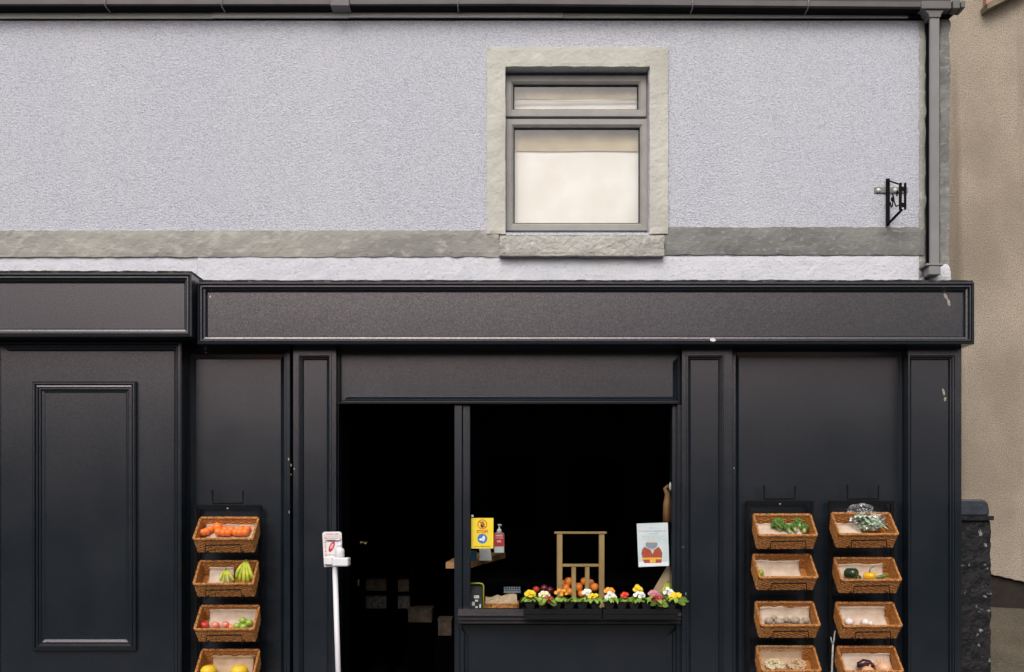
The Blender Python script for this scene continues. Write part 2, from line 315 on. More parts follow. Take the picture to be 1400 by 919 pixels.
for nm, c1, c2 in (('yellow', (0.88, 0.66, 0.02), (0.85, 0.55, 0.01)), ('white', (0.86, 0.87, 0.80), (0.76, 0.80, 0.70)), ('cream', (0.88, 0.82, 0.58), (0.84, 0.74, 0.40)),
                   ('orange', (0.90, 0.38, 0.02), (0.85, 0.28, 0.01)), ('red', (0.75, 0.03, 0.01), (0.6, 0.02, 0.01)), ('dark red', (0.22, 0.012, 0.01), (0.30, 0.02, 0.01)),
                   ('crimson', (0.45, 0.01, 0.05), (0.36, 0.005, 0.03)), ('pink', (0.75, 0.42, 0.48), (0.50, 0.10, 0.18))):
    M['fl_' + nm] = mat(nm.replace(' ', '_') + '_petal', c1, c2, 60, 0.6)
M['fl_eye'] = mat('flower_eye', (0.85, 0.42, 0.02), rough=0.6)

def glass_mat(name, f0=.05, tint=(1, 1, 1), rough=0.01, bump=0.0, base=None):
    """thin sheet: Schlick reflection on both sides, the rest passes straight through"""
    m = bpy.data.materials.new(name); m.use_nodes = True; nt = m.node_tree; N = nt.nodes; Lk = nt.links
    N.remove(N['Principled BSDF']); out = N['Material Output']
    tr = N.new('ShaderNodeBsdfTransparent'); tr.inputs[0].default_value = (*tint, 1)
    gl = N.new('ShaderNodeBsdfGlossy'); gl.inputs['Roughness'].default_value = rough
    ge = N.new('ShaderNodeNewGeometry'); dt = N.new('ShaderNodeVectorMath'); dt.operation = 'DOT_PRODUCT'
    Lk.new(ge.outputs['Normal'], dt.inputs[0]); Lk.new(ge.outputs['Incoming'], dt.inputs[1])
    def mth(op, a, b=None):
        n = N.new('ShaderNodeMath'); n.operation = op
        for k, q in enumerate((a, b)):
            if q is None: continue
            if isinstance(q, (int, float)): n.inputs[k].default_value = q
            else: Lk.new(q, n.inputs[k])
        return n.outputs[0]
    f = mth('ADD', mth('MULTIPLY', mth('POWER', mth('SUBTRACT', 1.0, mth('ABSOLUTE', dt.outputs['Value'])), 5.0), 1-f0), f0)
    mx = N.new('ShaderNodeMixShader')
    Lk.new(f, mx.inputs[0]); Lk.new(tr.outputs[0], mx.inputs[1]); Lk.new(gl.outputs[0], mx.inputs[2]); Lk.new(mx.outputs[0], out.inputs[0])
    return m
M['glass'] = glass_mat('window_glass', .06, (0.98, 0.98, 0.98))
M['shopglass'] = glass_mat('shop_glass', .008, (0.96, 0.97, 0.96))
M['bag'] = glass_mat('crinkled_film', .13, (0.95, 0.98, 0.98), .18)

def text(s, size, loc, m, parent, name='lettering', align='CENTER', xs=1.0, bold=0.0):
    cu = bpy.data.curves.new(name, 'FONT'); cu.body = s; cu.size = size; cu.align_x = align; cu.extrude = 0.0003; cu.offset = bold
    cu.resolution_u = 3
    tmp = bpy.data.objects.new('tmp', cu); me = bpy.data.meshes.new_from_object(tmp)
    me.transform(Matrix.Scale(xs, 4, (1, 0, 0))); me.transform(Matrix.Rotation(pi/2, 4, 'X'))
    me.transform(Matrix.Translation(Vector(loc) - root_loc(parent)))
    bpy.data.objects.remove(tmp); bpy.data.curves.remove(cu)
    me.name = name; me.materials.clear(); me.materials.append(m)
    o = bpy.data.objects.new(name, me); COL.objects.link(o); o.parent = parent
    return o

# ------------------------------------------------------------ the setting
g = MB(); g.box(-250, 250, -250, 120, -0.35, -0.30); tag(g.build('ground', M['asphalt']), kind='structure')
g = MB(); g.box(-40, 40, -13.5, -2.0, -0.29, -0.13); tag(g.build('road', M['asphalt']), kind='structure')
g = MB(); g.box(-40, 40, -1.85, 0.6, -0.28, -0.004); g.box(-60, 60, -16.2, -13.65, -0.28, -0.004); tag(g.build('pavement', M['paving']), kind='structure')
g = MB(); g.box(-40, 40, -2.0, -1.85, -0.28, 0.0); g.box(-40, 40, -13.65, -13.5, -0.28, 0.0); tag(g.build('kerb', M['sill']), kind='structure')

# terrace across the street (it closes the street behind the camera and is what the gloss paint and glass mirror)
opp = thing('terrace_building', (0, -16.2, 0), 'long low dark whinstone terrace closing the far side of the street', 'building')
w = MB(); hs = []
for i in range(-22, 23):
    for zz in (1.0,): hs.append((i*1.9-.5, i*1.9+.5, zz, zz+1.5))
w.wall(-44, 44, 0.0, 3.9, -16.2, -16.5, hs); w.build('wall', M['opposite'], opp)
w = MB(); w.add([(-44.2,-16.0,3.85),(44.2,-16.0,3.85),(44.2,-19.6,5.6),(-44.2,-19.6,5.6)], [(0,1,2,3)]); w.add([(-44.2,-16.0,3.8),(44.2,-16.0,3.8),(44.2,-19.6,5.55),(-44.2,-19.6,5.55)], [(3,2,1,0)]); w.build('roof', M['redtile'], opp)
for h in hs:
    w = MB(); w.box(h[0], h[1], -16.44, -16.40, h[2], h[3]); o = w.build('window_pane', M['reveal'], opp)

for sx, lb in ((-1, 'unseen tall dark block added beyond the left of the shop to darken reflections'), (1, 'unseen tall dark block added beyond the right of the shop to darken reflections')):
    xa = sx*28; eb = thing('added_end_block', (xa, -6, 0), lb, 'building')  # unseen blocks added to darken sideways reflections in the mouldings
    w = MB(); w.box(min(xa, xa+sx*8), max(xa, xa+sx*8), -15.5, 3.5, 0, 8.5); w.build('wall', M['opposite'], eb)
    w = MB(); w.prism([(min(xa, xa+sx*8)-.2, 8.5), (max(xa, xa+sx*8)+.2, 8.5), (xa+sx*4, 11.5)], -15.7, 3.7); w.build('roof', M['slate'], eb)
# ------------------------------------------------------------ upper building: lilac render
bld = thing('rendered_building', (0, 0.15, 0), 'lilac grey roughcast upper storey above the black shopfront', 'building')
XW0, XW1 = X(-900), X(1264); wz0, wz1 = 2.60, Z(18)
win = (X(691), X(887), Z(318), Z(93))
w = MB(); w.wall(XW0, XW1, wz0, wz1, 0.0, 0.30, [win]); w.build('wall', M['render'], bld)
w = MB(); w.wall(XW1 + .03, X(1297), wz0, wz1, 0.0, 0.30, []); w.wall(XW1, XW1+.03, wz0, wz1, 0.05, 0.3, []); w.build('corner_strip', M['pipe'], bld)
w = MB(); w.slab(X(1284.5), X(1297.5), Z(362), Z(27), -0.012, 0.02, .03, .01, .01, 3); w.build('quoin_render', M['stone_r'], bld)
w = MB(); w.slab(X(1256.5), X(1264.5), Z(378), Z(28), -0.006, 0.02, .025, .004, .010, 5); w.build('edge_strip', M['stone'], bld)
# side wall round the corner
w = MB(); w.box(X(1297)-.02, X(1297), 0.301, 6.0, 0, wz1); w.box(XW0, X(1297), 6.0, 6.1, 0, wz1); w.build('side_wall', M['tan'], bld)
w = MB(); w.add([(XW0,-.05,wz1+.12),(X(1297),-.05,wz1+.12),(X(1297),3.2,wz1+1.6),(XW0,3.2,wz1+1.6)], [(0,1,2,3)]); w.add([(XW0,6.3,wz1+.12),(X(1297),6.3,wz1+.12),(X(1297),3.2,wz1+1.6),(XW0,3.2,wz1+1.6)], [(3,2,1,0)])
w.build('roof', M['slate'], bld)
# mortar band over the fascia, string course
w = MB(); w.slab(XW0, X(270), Z(374), Z(350), -0.004, .05, .05, .003, .003, 1); w.build('painted_band', M['mortar'], bld)
w = MB(); w.slab(X(270)+.004, X(1255.5), Z(388), Z(351), -0.010, .05, .03, .0035, .003, 2); w.slab(X(1272), X(1297), Z(385), Z(363), -0.03, .02, .03, .012, .01, 8); w.build('mortar_band', M['mortar'], bld)
w = MB(); w.slab(X(-900), X(682.5), Z(352), Z(316), -0.020, .02, .03, .006, .006, 4); w.build('string_course', M['stone'], bld)
w = MB(); w.slab(X(908.5), X(1263), Z(349), Z(311.5), -0.016, .02, .03, .006, .006, 6); w.build('string_course', M['stone_r'], bld)['label'] = 'darker grey string course right of the window'
# window surround
su = MB(); su.slab(X(666), X(912.5), Z(321), Z(66.5), -0.028, .03, .022, .0045, .004, 11, hole=(X(691), X(887.5), -9, Z(93)))
su.build('window_surround', M['surround'], bld)
su = MB(); su.slab(X(683, -.07), X(908, -.07), Z(349.5, -.07), Z(321.5, -.07), -0.07, .05, .022, .006, .004, 21)
su.add([(X(683,-.07),-.068,Z(321.5,-.07)),(X(908,-.07),-.068,Z(321.5,-.07)),(X(908,-.07),.09,Z(318)),(X(683,-.07),.09,Z(318))], [(0,1,2,3)])
su.build('window_sill', M['sill'], bld)

uw = thing('upstairs_window', (X(789), .1, Z(318)), 'grey framed upstairs window with cream net curtain behind the glass', 'window')
f = MB(); FY = .085
f.frame(X(690.5,FY), X(885.5,FY), Z(316.5,FY), Z(102.5,FY), [(0, .17), (0, FY), (.022, FY), (.022, .13)], 0); f.box(X(692), X(884), FY+.005, .13, Z(161.5,FY), Z(159,FY)); f.build('outer_frame', M['upvc'], uw)
for nm, (a, b, t, u, ga, gb, gt, gu) in (('top_sash', (691, 884, 103.5, 159.5, 701.5, 873, 110, 149.5)), ('lower_sash', (691.5, 886, 162.5, 315.5, 702.5, 874.5, 176, 303))):
    YY = FY - .02; f = MB(); wd = .052
    f.frame(X(a,YY), X(b,YY), Z(u,YY), Z(t,YY), [(0, .13), (0, YY+.004), (.004, YY), (.038, YY), (.052, YY+.012), (.056, YY+.035)]); s_ = f.build(nm, M['upvc'], uw)
    f = MB(); f.frame(X(a,YY)+.0555, X(b,YY)-.0555, Z(u,YY)+.0555, Z(t,YY)-.0555, [(0, YY+.03), (0, YY+.026), (.006, YY+.03), (.006, YY+.045)]); f.build('gasket', M['gasket'], s_)
    f = MB(); f.box(X(a,YY)+.057, X(b,YY)-.057, YY+.036, YY+.040, Z(u,YY)+.057, Z(t,YY)-.057); f.build('pane', M['glass'], s_)
# room edge behind the window: dark liner
w = MB(); w.box(win[0]-.3, win[1]+.3, .9, .95, win[2]-.3, win[3]+.3); w.box(win[0]-.32, win[0]-.3, .31, .95, win[2]-.3, win[3]+.3); w.box(win[1]+.3, win[1]+.32, .31, .95, win[2]-.3, win[3]+.3)
w.box(win[0]-.3, win[1]+.3, .31, .95, win[3]+.3, win[3]+.32); w.box(win[0]-.3, win[1]+.3, .31, .95, win[2]-.32, win[2]-.3); w.build('upstairs_room_lining', M['inside'], bld)
def drape(x0, x1, z0, z1, y, amp, waves, seed, n=90, hem=0.0, nz=14):
    vs = []; 
    for j in range(nz + 1):
        for i in range(n+1):
            u = i/n; t = j/nz; z = z0 + (z1-z0)*t
            if j == 0: z += hem*sin(u*waves*pi*1.1+1)
            vs.append((x0+(x1-x0)*u, y + amp*sin(u*waves*2*pi + 1.5*noise.noise(Vector((u*4, t*1.5, seed)))) + amp*.6*noise.noise(Vector((u*14, t*2, seed))), z))
    m = MB(); m.add(vs, [(j*(n+1)+i, j*(n+1)+i+1, (j+1)*(n+1)+i+1, (j+1)*(n+1)+i) for j in range(nz) for i in range(n)], 0, True); return m
cur = thing('net_curtain', (X(789), .2, Z(318)), 'cream net curtain hanging inside the upstairs window', 'curtain')
drape(X(688), X(888), Z(318), Z(96), .165, .0012, 3, 1).build('net', M['curtain'], cur)
drape(X(688), X(888), Z(196), Z(158), .156, .002, 3, 2, hem=.002, nz=4).build('lower_shade_lace', M['pelmet'], cur)
drape(X(688), X(888), Z(124), Z(96), .154, .002, 2, 4, hem=.005, nz=4).build('top_shade_lace', M['pelmet'], cur)
m = MB(); m.tube([(X(700), .140, Z(128)), (X(876), .140, Z(126))], .005); m.build('rail', M['curtain'], cur)

# ------------------------------------------------------------ gutter, board, downpipe
gt = thing('gutter', (0, -.08, Z(10)), 'grey plastic gutter running along the top of the lilac wall', 'gutter')
def gz(px): return (8.0 if px < 700 else 7.5 + (px-700)/560*4.2)
GY = -.12
def prof_ring(px):
    zb = Z(gz(px), GY); x = X(px, GY)
    return [(x, -.01, zb+.055), (x, -.01, zb+.012), (x, -.03, zb-.0), (x, GY+.02, zb-.0), (x, GY, zb+.012), (x, GY-.004, zb+.044), (x, GY-.010, zb+.055), (x, GY+.004, zb+.055), (x, GY+.008, zb+.018), (x, -.03, zb+.010), (x, -.016, zb+.018), (x, -.016, zb+.055)]
def channel(a, b, mb):
    ra, rb = prof_ring(a), prof_ring(b); n = len(ra)
    mb.add(ra+rb, [(i, (i+1) % n, n+(i+1) % n, n+i) for i in range(n)] + [tuple(range(n)), tuple(reversed(range(n, 2*n)))])
m = MB(); px = -700
while px < 1300: channel(px, min(px+200, 1305), m); px += 200
m.build('channel', M['gutter'], gt)
for a in (-180, 144, 303, 626, 947, 1105):
    zb = Z(gz(a), GY); m = MB(); xx = X(a, GY); m.tube([(xx, -.012, zb-.003), (xx, GY+.01, zb-.003), (xx, GY-.004, zb+.01), (xx, GY-.014, zb+.058)], .005, 6); m.build('strap', M['pipe'], gt)
m = MB(); m.add([(X(-700,GY), GY+.004, Z(gz(-700),GY)-.003), (X(700,GY), GY+.004, Z(gz(700),GY)-.003), (X(700,GY), -.012, Z(gz(700),GY)-.003), (X(-700,GY), -.012, Z(gz(-700),GY)-.003), (X(1296,GY), GY+.004, Z(gz(1296),GY)-.003), (X(1296,GY), -.012, Z(gz(1296),GY)-.003)], [(0,3,2,1),(1,2,5,4)]); m.build('underside_shade', M['black'], gt)  # black strip stands in for the shade beneath the gutter
m = MB()
for (a, b) in ((452, 478),):
    zb = Z(gz(a), GY); m.box(X(a,GY), X(b,GY), GY-.016, -.012, zb-.006, zb+.05)
    m.build('joint', M['gutter'], gt, bevel=.004)
m = MB(); zb = Z(12.5, GY)
m.box(X(1259,GY), X(1300,GY), GY-.012, -.012, zb-.003, zb+.05); m.build('outlet', M['gutter'], gt, bevel=.006)
m = MB(); m.box(X(1301.5,GY), X(1311,GY), GY-.02, -.015, zb-.004, zb+.054); m.box(X(1313,GY), X(1319,GY), GY-.014, -.02, zb+.004, zb+.05); m.build('end_cap', M['gutter'], gt, bevel=.005)
fb = MB(); fb.box(X(-900), X(290, -.02), -.022, .0, Z(26.8), Z(2)); tag(fb.build('eaves_board', M['fasciaboard']), 'greyer left length of the cream eaves board under the gutter', 'eaves board', 'eaves boards')
fb = MB(); fb.box(X(290, -.02)+.002, X(476, -.02), -.026, .0, Z(26.2), Z(2)); tag(fb.build('eaves_board', M['white_bd']), 'brighter white eaves board on the left, ending at the gutter joint', 'eaves board', 'eaves boards')
fb = MB(); fb.box(X(476, -.02)+.003, X(770, -.02), -.026, .0, Z(25.6), Z(2)); tag(fb.build('eaves_board', M['white_bd']), 'white eaves board over the upstairs window, right of the gutter joint', 'eaves board', 'eaves boards')
fb = MB(); fb.box(X(770, -.02)+.003, X(1256, -.02), -.022, .0, Z(26.0), Z(2)); tag(fb.build('eaves_board', M['fasciaboard']), 'cream eaves board between the upstairs window and the downpipe', 'eaves board', 'eaves boards')
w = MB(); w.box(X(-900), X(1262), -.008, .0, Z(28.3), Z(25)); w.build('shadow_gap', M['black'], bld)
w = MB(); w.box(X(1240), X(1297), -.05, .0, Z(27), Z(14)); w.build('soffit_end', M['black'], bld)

dp = thing('downpipe', (X(1278,-.1), -.08, Z(381,-.1)), 'grey square downpipe at the right corner of the lilac wall', 'downpipe')
m = MB(); m.cbox(X(1271.5,-.11), X(1285,-.11), -.11, -.088, Z(376,-.11), Z(22,-.11), .006); m.build('pipe', M['pipe'], dp)
m = MB(); m.prism([(X(1262,-.115), Z(13.5,-.115)), (X(1292,-.115), Z(13.5,-.115)), (X(1287,-.115), Z(19,-.115)), (X(1286,-.115), Z(24,-.115)), (X(1270.5,-.115), Z(24,-.115)), (X(1269.5,-.115), Z(19,-.115))], -.118, -.03); m.build('hopper', M['gutter'], dp, bevel=.004)
m = MB(); m.cbox(X(1266,-.116), X(1290,-.116), -.118, -.0, Z(363,-.116), Z(360,-.116), .002); m.build('clip', M['pipe'], dp)
m = MB(); m.cbox(X(1270,-.118), X(1286,-.118), -.12, -.03, Z(376,-.118), Z(364,-.118), .006); m.build('socket', M['pipe'], dp)
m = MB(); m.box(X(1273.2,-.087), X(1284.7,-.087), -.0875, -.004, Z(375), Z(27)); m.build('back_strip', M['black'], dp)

# ------------------------------------------------------------ shopfront
sf = thing('shopfront', (X(800), -.1, 0), 'black painted timber shopfront with long fascia, hatch window and open doorway', 'shopfront')
PT = M['paint']
FYr = -.26
fx0, fx1, fz0, fz1 = X(269.5,FYr), X(1332,FYr), Z(470.5,FYr), Z(386,FYr)
# fascia board + body
fm = [(0, -.02), (0, FYr), (.010, FYr-.006), (.014, FYr-.002), (.016, FYr+.006), (.022, FYr-.001), (.030, FYr-.001), (.034, FYr+.010), (.037, FYr+.016), (.048, FYr+.020), (.056, FYr+.036), (.060, FYr+.040)]
m = MB(); m.box(fx0+.055, fx1-.055, FYr+.040, FYr+.07, fz0+.055, fz1-.055); fb = m.build('fascia_board', PT, sf)
m = MB(); m.frame(fx0, fx1, fz0, fz1, fm); m.box(fx0+.002, fx1-.002, FYr+.072, -.02, fz0+.002, fz1-.002); m.build('fascia_moulding', PT, sf)
m = MB(); m.slab(fx0+.01, fx1-.003, fz1-.004, fz1+.018, FYr+.012, .0, .02, .006, .004, 31); m.build('lead_flashing', M['paint_edge'], sf)
def chip(px, py, w_, h_, Y, parent, mt='chip', seed=0, lean=0.0):
    c = P(px, py, Y); pts = []
    for k in range(11):
        a = 2*pi*k/11; r = 1 + .45*noise.noise(Vector((cos(a)*1.5, sin(a)*1.5, seed+.5)))
        zz = sin(a)*h_/2*r; pts.append((c.x + cos(a)*w_/2*r + lean*zz, c.z + zz))
    m = MB(); m.prism(pts, Y-.0015, Y+.002); return m.build('paint_chip', M[mt], parent)
chip(1293, 406, .022, .05, FYr+.04, fb, seed=1, lean=-.4); chip(1297, 413, .018, .045, FYr+.04, fb, seed=2, lean=-.2); chip(974, 465, .04, .022, FYr-.002, fb, 'white_pa', 4); chip(287.5, 405.5, .008, .014, FYr+.04, fb, 'white_pa', 6)
# header board under the fascia
m = MB(); m.box(X(250,-.02), X(1313,-.1), -.012, .0, Z(485), Z(470.5)); m.build('header_board', M['paint'], sf)

def panel(nm, a, b, t, u, Yp, Yo, prof, parent, sides='LRTB', edge=True):
    """raised/recessed field: field board at Yp inside a moulding whose outer lip is at Yo"""
    x0, x1, z0, z1 = X(a,Yo), X(b,Yo), Z(u,Yo), Z(t,Yo)
    wdt = prof[-1][0]
    m = MB(); m.box(x0+.002, x1-.002, Yp, Yp+.03, z0+.002, z1-.002); p = m.build(nm, PT, parent)
    m = MB(); m.frame(x0, x1, z0, z1, [(i, y) for i, y in prof], sides=sides); m.build('moulding', PT, p)
    return p
def ogee(Yo, Yp, wd, flip=False):
    h = Yp - Yo
    return [(0, Yo+.004), (.003, Yo-.006), (wd*.22, Yo-.008), (wd*.26, Yo+.004), (wd*.34, Yo-.002), (wd*.52, Yo+h*.15), (wd*.58, Yo+h*.32), (wd*.7, Yo+h*.42), (wd*.92, Yo+h*.85), (wd, Yp)]
BOT = 1000  # below the frame, at the pavement
# pilasters: body, moulded field
def pilaster(a, b, fa, fb_, top=480, Yb=-.12, ftop=485):
    m = MB(); x0, x1 = X(a,Yb), X(b,Yb); z1 = Z(top,Yb)+.05
    xa, xb, zt, zbm = X(fa,Yb), X(fb_,Yb), Z(ftop,Yb), .32
    m.box(x0, xa, Yb, -.001, .30, z1); m.box(xb, x1, Yb, -.001, .30, z1); m.box(xa, xb, Yb, -.001, zt, z1); m.box(xa, xb, Yb, -.001, .30, zbm)
    p = m.build('pilaster', PT, sf)
    m = MB(); m.box(xa, xb, Yb+.035, Yb+.06, zbm, zt); m.build('field', PT, p)
    m = MB(); m.frame(xa, xb, zbm, zt, [(-.006, Yb), (-.004, Yb-.008), (.006, Yb-.008), (.009, Yb+.0), (.016, Yb+.004), (.020, Yb+.016), (.026, Yb+.02), (.033, Yb+.0355)]); m.build('moulding', PT, p)
    m = MB(); m.cbox(x0-.015, x1+.015, Yb-.02, -.001, 0, .298, .006); m.build('plinth_block', PT, p)
    return p
pilaster(401, 459.5, 407.5, 452)
pilaster(932.5, 1001, 939, 990)
pR = pilaster(1241, 1314.5, 1242, 1306)
chip(1290, 536, .016, .05, -.085, pR, seed=9, lean=-.2); chip(1292, 546, .016, .03, -.085, pR, seed=10)
random.seed(21)
for k, (px, py) in enumerate(((396,628),(398,636),(401,641),(399,649),(395,700),(935,748),(936,812),(1003,640))):
    chip(px+random.uniform(-2,2), py, random.uniform(.004,.009), random.uniform(.006,.022), -.122, sf, 'stone', k+30)
# stall panels between pilasters
m = MB(); m.frame(X(250,-.02), X(400,-.02), .02, Z(474,-.02), [(0,-.02),(.01,-.06),(.03,-.065),(.034,-.05),(.05,-.055),(.056,-.03),(.085,.0)]); 
m.box(X(250), X(401), .001, .03, .0, Z(474)); left_panel = m.build('side_panel', PT, sf)
m = MB(); m.frame(X(993,-.02), X(1247,-.02), .02, Z(470,-.02), [(0,-.02),(.01,-.06),(.03,-.065),(.034,-.05),(.055,-.055),(.06,-.03),(.09,.0)]);
m.box(X(995), X(1245), .001, .03, .0, Z(474)); m.build('side_panel', PT, sf)
# transom board over the hatch and door
TY = -.06
m = MB(); m.box(X(459.5,-.05), X(932.5,-.05), TY+.035, .05, Z(552,TY), Z(474,TY)); tr = m.build('transom_board', PT, sf)
m = MB()
x0, x1, zt, zb = X(464,TY), X(931,TY), Z(484,TY), Z(552.5,TY)
tp = [(0, -.01), (0, TY-.02), (.010, TY-.026), (.014, TY-.018), (.018, TY-.01), (.027, TY-.012), (.031, TY), (.036, TY+.006), (.050, TY+.018), (.060, TY+.036)]
m.frame(x0, x1, zb, zt, tp, sides='B')
m.frame(x0, x1, zb, zt, [(i*.85, y) for i, y in tp[:1]+tp[1:]], sides='R'); m.frame(x0, x1, zb, zt, [(i*.2, y+.02) for i, y in tp], sides='L')
m.build('transom_moulding', PT, tr)
# post between door and hatch
m = MB(); m.cbox(X(621,-.03), X(632,-.03), -.04, .10, 0, Z(553,-.03), .004); m.cbox(X(632.4,-.02), X(643,-.02), -.025, .09, Z(835), Z(553,-.03), .004); m.build('door_post', PT, sf)
# right jamb of the hatch
m = MB(); m.cbox(X(918.5,-.02), X(925,-.02), -.025, .09, Z(835), Z(553,-.03), .004); m.cbox(X(925.5,-.06), X(932.5,-.06), -.065, .05, 0, Z(553,-.03), .004); m.build('hatch_jamb', PT, sf)
# door jamb left
m = MB(); m.cbox(X(459.5,-.03), X(463.5,-.03), -.04, .12, 0, Z(553,-.03), .003); m.build('door_jamb', PT, sf)
# ledge under the hatch
SY = -.13
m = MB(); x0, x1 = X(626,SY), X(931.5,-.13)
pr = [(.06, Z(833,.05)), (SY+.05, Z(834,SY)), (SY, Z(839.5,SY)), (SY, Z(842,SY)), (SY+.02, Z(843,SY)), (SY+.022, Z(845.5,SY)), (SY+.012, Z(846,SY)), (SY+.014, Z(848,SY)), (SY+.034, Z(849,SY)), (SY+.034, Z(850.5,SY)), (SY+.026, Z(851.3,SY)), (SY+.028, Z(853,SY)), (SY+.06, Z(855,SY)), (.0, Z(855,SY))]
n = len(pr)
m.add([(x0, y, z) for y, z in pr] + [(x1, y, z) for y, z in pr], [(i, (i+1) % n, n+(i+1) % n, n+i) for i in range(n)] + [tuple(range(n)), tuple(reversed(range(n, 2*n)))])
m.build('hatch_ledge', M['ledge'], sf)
m = MB(); m.box(X(632,-.02), X(925,-.02), .0, .05, 0, Z(855,-.02)); stall = m.build('stall_riser', PT, sf)
for sd in 'LR':
    m = MB(); m.frame(X(624,-.05), X(931,-.06), .02, Z(855,-.05), [(0,-.045),(.02,-.05),(.025,-.04),(.05,-.042),(.056,-.025),(.085,-.001)], sides=sd); m.build('moulding', PT, stall)
# glass
m = MB(); m.box(X(643), X(918.5), .030, .036, Z(834), Z(553)); m.build('hatch_pane', M['shopglass'], sf)

# left neighbour: panelled front
nf = thing('panelled_shopfront', (X(100), -.1, 0), 'black panelled front on the left under its own shorter fascia', 'shopfront')
LY = -.34
lx0, lx1, lz0, lz1 = X(-900,LY), X(262,LY), Z(460.5,LY), Z(373.5,LY)
m = MB(); m.box(lx0+.06, lx1-.055, LY+.040, LY+.07, lz0+.055, lz1-.055); m.build('fascia_board', PT, nf)
m = MB(); m.frame(lx0, lx1, lz0, lz1, [(i, y-FYr+LY if k else -.02) for k, (i, y) in enumerate(fm)]); m.box(lx0+.002, lx1-.002, LY+.072, -.02, lz0+.002, lz1-.002); m.build('fascia_moulding', PT, nf)
m = MB(); m.slab(lx0, lx1+.002, lz1-.004, lz1+.018, LY+.012, .0, .02, .006, .005, 33); m.build('lead_flashing', M['paint_edge'], nf)
m = MB(); PY = -.16; m.box(X(-900,PY), X(249,PY), PY+.03, -.0, 0, Z(464,PY)); m.build('backing_board', PT, nf)
bx0, bx1, bz1 = X(1.5,PY), X(249.5,PY), Z(467,PY)
m = MB(); m.frame(bx0-.02, bx1, -.03, bz1, [(0, PY+.04), (0, PY-.02), (.008, PY-.026), (.020, PY-.026), (.024, PY-.016), (.030, PY-.02), (.036, PY-.018), (.042, PY-.004), (.052, PY), (.066, PY+.025)], sides='RT'); m.build('frame_moulding', PT, nf)
m = MB(); m.box(bx0-.016, bx1-.06, PY+.020, PY+.0295, 0, bz1-.06); door = m.build('panel_leaf', PT, nf)
m = MB(); m.box(X(-250,PY), X(-1,PY), PY+.020, PY+.0295, 0, bz1-.06); m.build('panel_leaf', PT, nf)
QY = PY+.02
m = MB(); m.frame(X(46.5,QY), X(188,QY), Z(889.5,QY), Z(522,QY), [(0, QY), (.002, QY-.026), (.010, QY-.034), (.018, QY-.034), (.022, QY-.022), (.028, QY-.028), (.038, QY-.030), (.043, QY-.018), (.052, QY-.018), (.058, QY-.008), (.072, QY-.004), (.076, QY-.001)]); m.build('raised_moulding', PT, door)

# ------------------------------------------------------------ shop interior
rm = thing('shop_interior', (0, 2.4, 0), 'dark room seen through the open doorway and hatch window', 'room')
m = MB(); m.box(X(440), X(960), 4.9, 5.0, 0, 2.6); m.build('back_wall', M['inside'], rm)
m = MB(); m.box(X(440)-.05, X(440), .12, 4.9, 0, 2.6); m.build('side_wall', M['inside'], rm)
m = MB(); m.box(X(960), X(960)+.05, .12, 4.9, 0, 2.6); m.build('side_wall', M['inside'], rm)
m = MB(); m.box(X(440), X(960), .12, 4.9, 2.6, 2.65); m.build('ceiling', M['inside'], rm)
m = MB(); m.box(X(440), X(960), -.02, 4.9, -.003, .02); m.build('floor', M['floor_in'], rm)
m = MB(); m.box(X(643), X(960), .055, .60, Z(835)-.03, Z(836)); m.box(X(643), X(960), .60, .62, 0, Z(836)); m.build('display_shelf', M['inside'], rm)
dr = thing('shop_door', (X(464), .12, 0), 'black shop door standing open inward at the left of the doorway', 'door')
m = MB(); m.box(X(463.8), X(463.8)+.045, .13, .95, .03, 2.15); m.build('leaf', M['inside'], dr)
m = MB(); hx = X(463.8)+.06; m.tube([(hx-.02, .60, Z(742,.6)), (hx+.045, .60, Z(742,.6)), (hx+.05, .47, Z(743,.5))], .009); m.lathe([(.018,-.002),(.018,.004)], (hx, .60, Z(742,.6)), M=Matrix.Rotation(pi/2, 3, 'Y')); m.build('handle', M['brass'], dr)
m = MB(); m.box(hx-.018, hx-.010, .55, .62, Z(800,.6), Z(792,.6)); m.build('lock_plate', M['brass'], dr)
m = MB()
for z_ in (Z(834.5,2), Z(811,2), Z(786,2), Z(750,2)): m.box(X(470,2), X(562,2), 2.0, 2.5, z_-.02, z_)
for x_ in (X(475,2), X(529,2), X(536,2), X(561,2)): m.box(x_, x_+.03, 2.0, 2.5, 0, Z(740,2))
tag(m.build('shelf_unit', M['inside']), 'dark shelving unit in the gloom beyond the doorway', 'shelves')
def carton(a, b, t, u, Y, dep, mt, label):
    m = MB(); m.box(X(a,Y), X(b,Y), Y, Y+dep, Z(u,Y), Z(t,Y)); m.box(X(a,Y)-.004, X(b,Y)+.004, Y-.004, Y+dep+.004, Z(t,Y)+.0005, Z(t,Y)+.012)
    return tag(m.build('carton', M[mt]), label, 'box', 'boxes in the dark shop')
carton(479, 528, 814, 832, 2.02, .3, 'cardgrey', 'wide speckled grey carton on the lower shelf inside the doorway')
carton(479, 528, 791, 808, 2.06, .3, 'cardboard', 'wide brown carton above the grey one inside the doorway')
carton(544, 559, 791, 809, 2.06, .3, 'cardboard', 'small brown carton on the upper shelf, right of the shelf upright')
carton(544, 560, 814, 832, 2.02, .3, 'cardgrey', 'small grey carton on the lower shelf, right of the shelf upright')
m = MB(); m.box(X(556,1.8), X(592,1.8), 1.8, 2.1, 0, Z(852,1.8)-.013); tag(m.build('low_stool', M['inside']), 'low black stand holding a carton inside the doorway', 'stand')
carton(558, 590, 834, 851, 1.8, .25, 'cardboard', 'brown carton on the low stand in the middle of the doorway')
carton(599, 617, 848, 869, 1.3, .2, 'cardboard', 'small yellowish carton near the door post, low in the doorway')
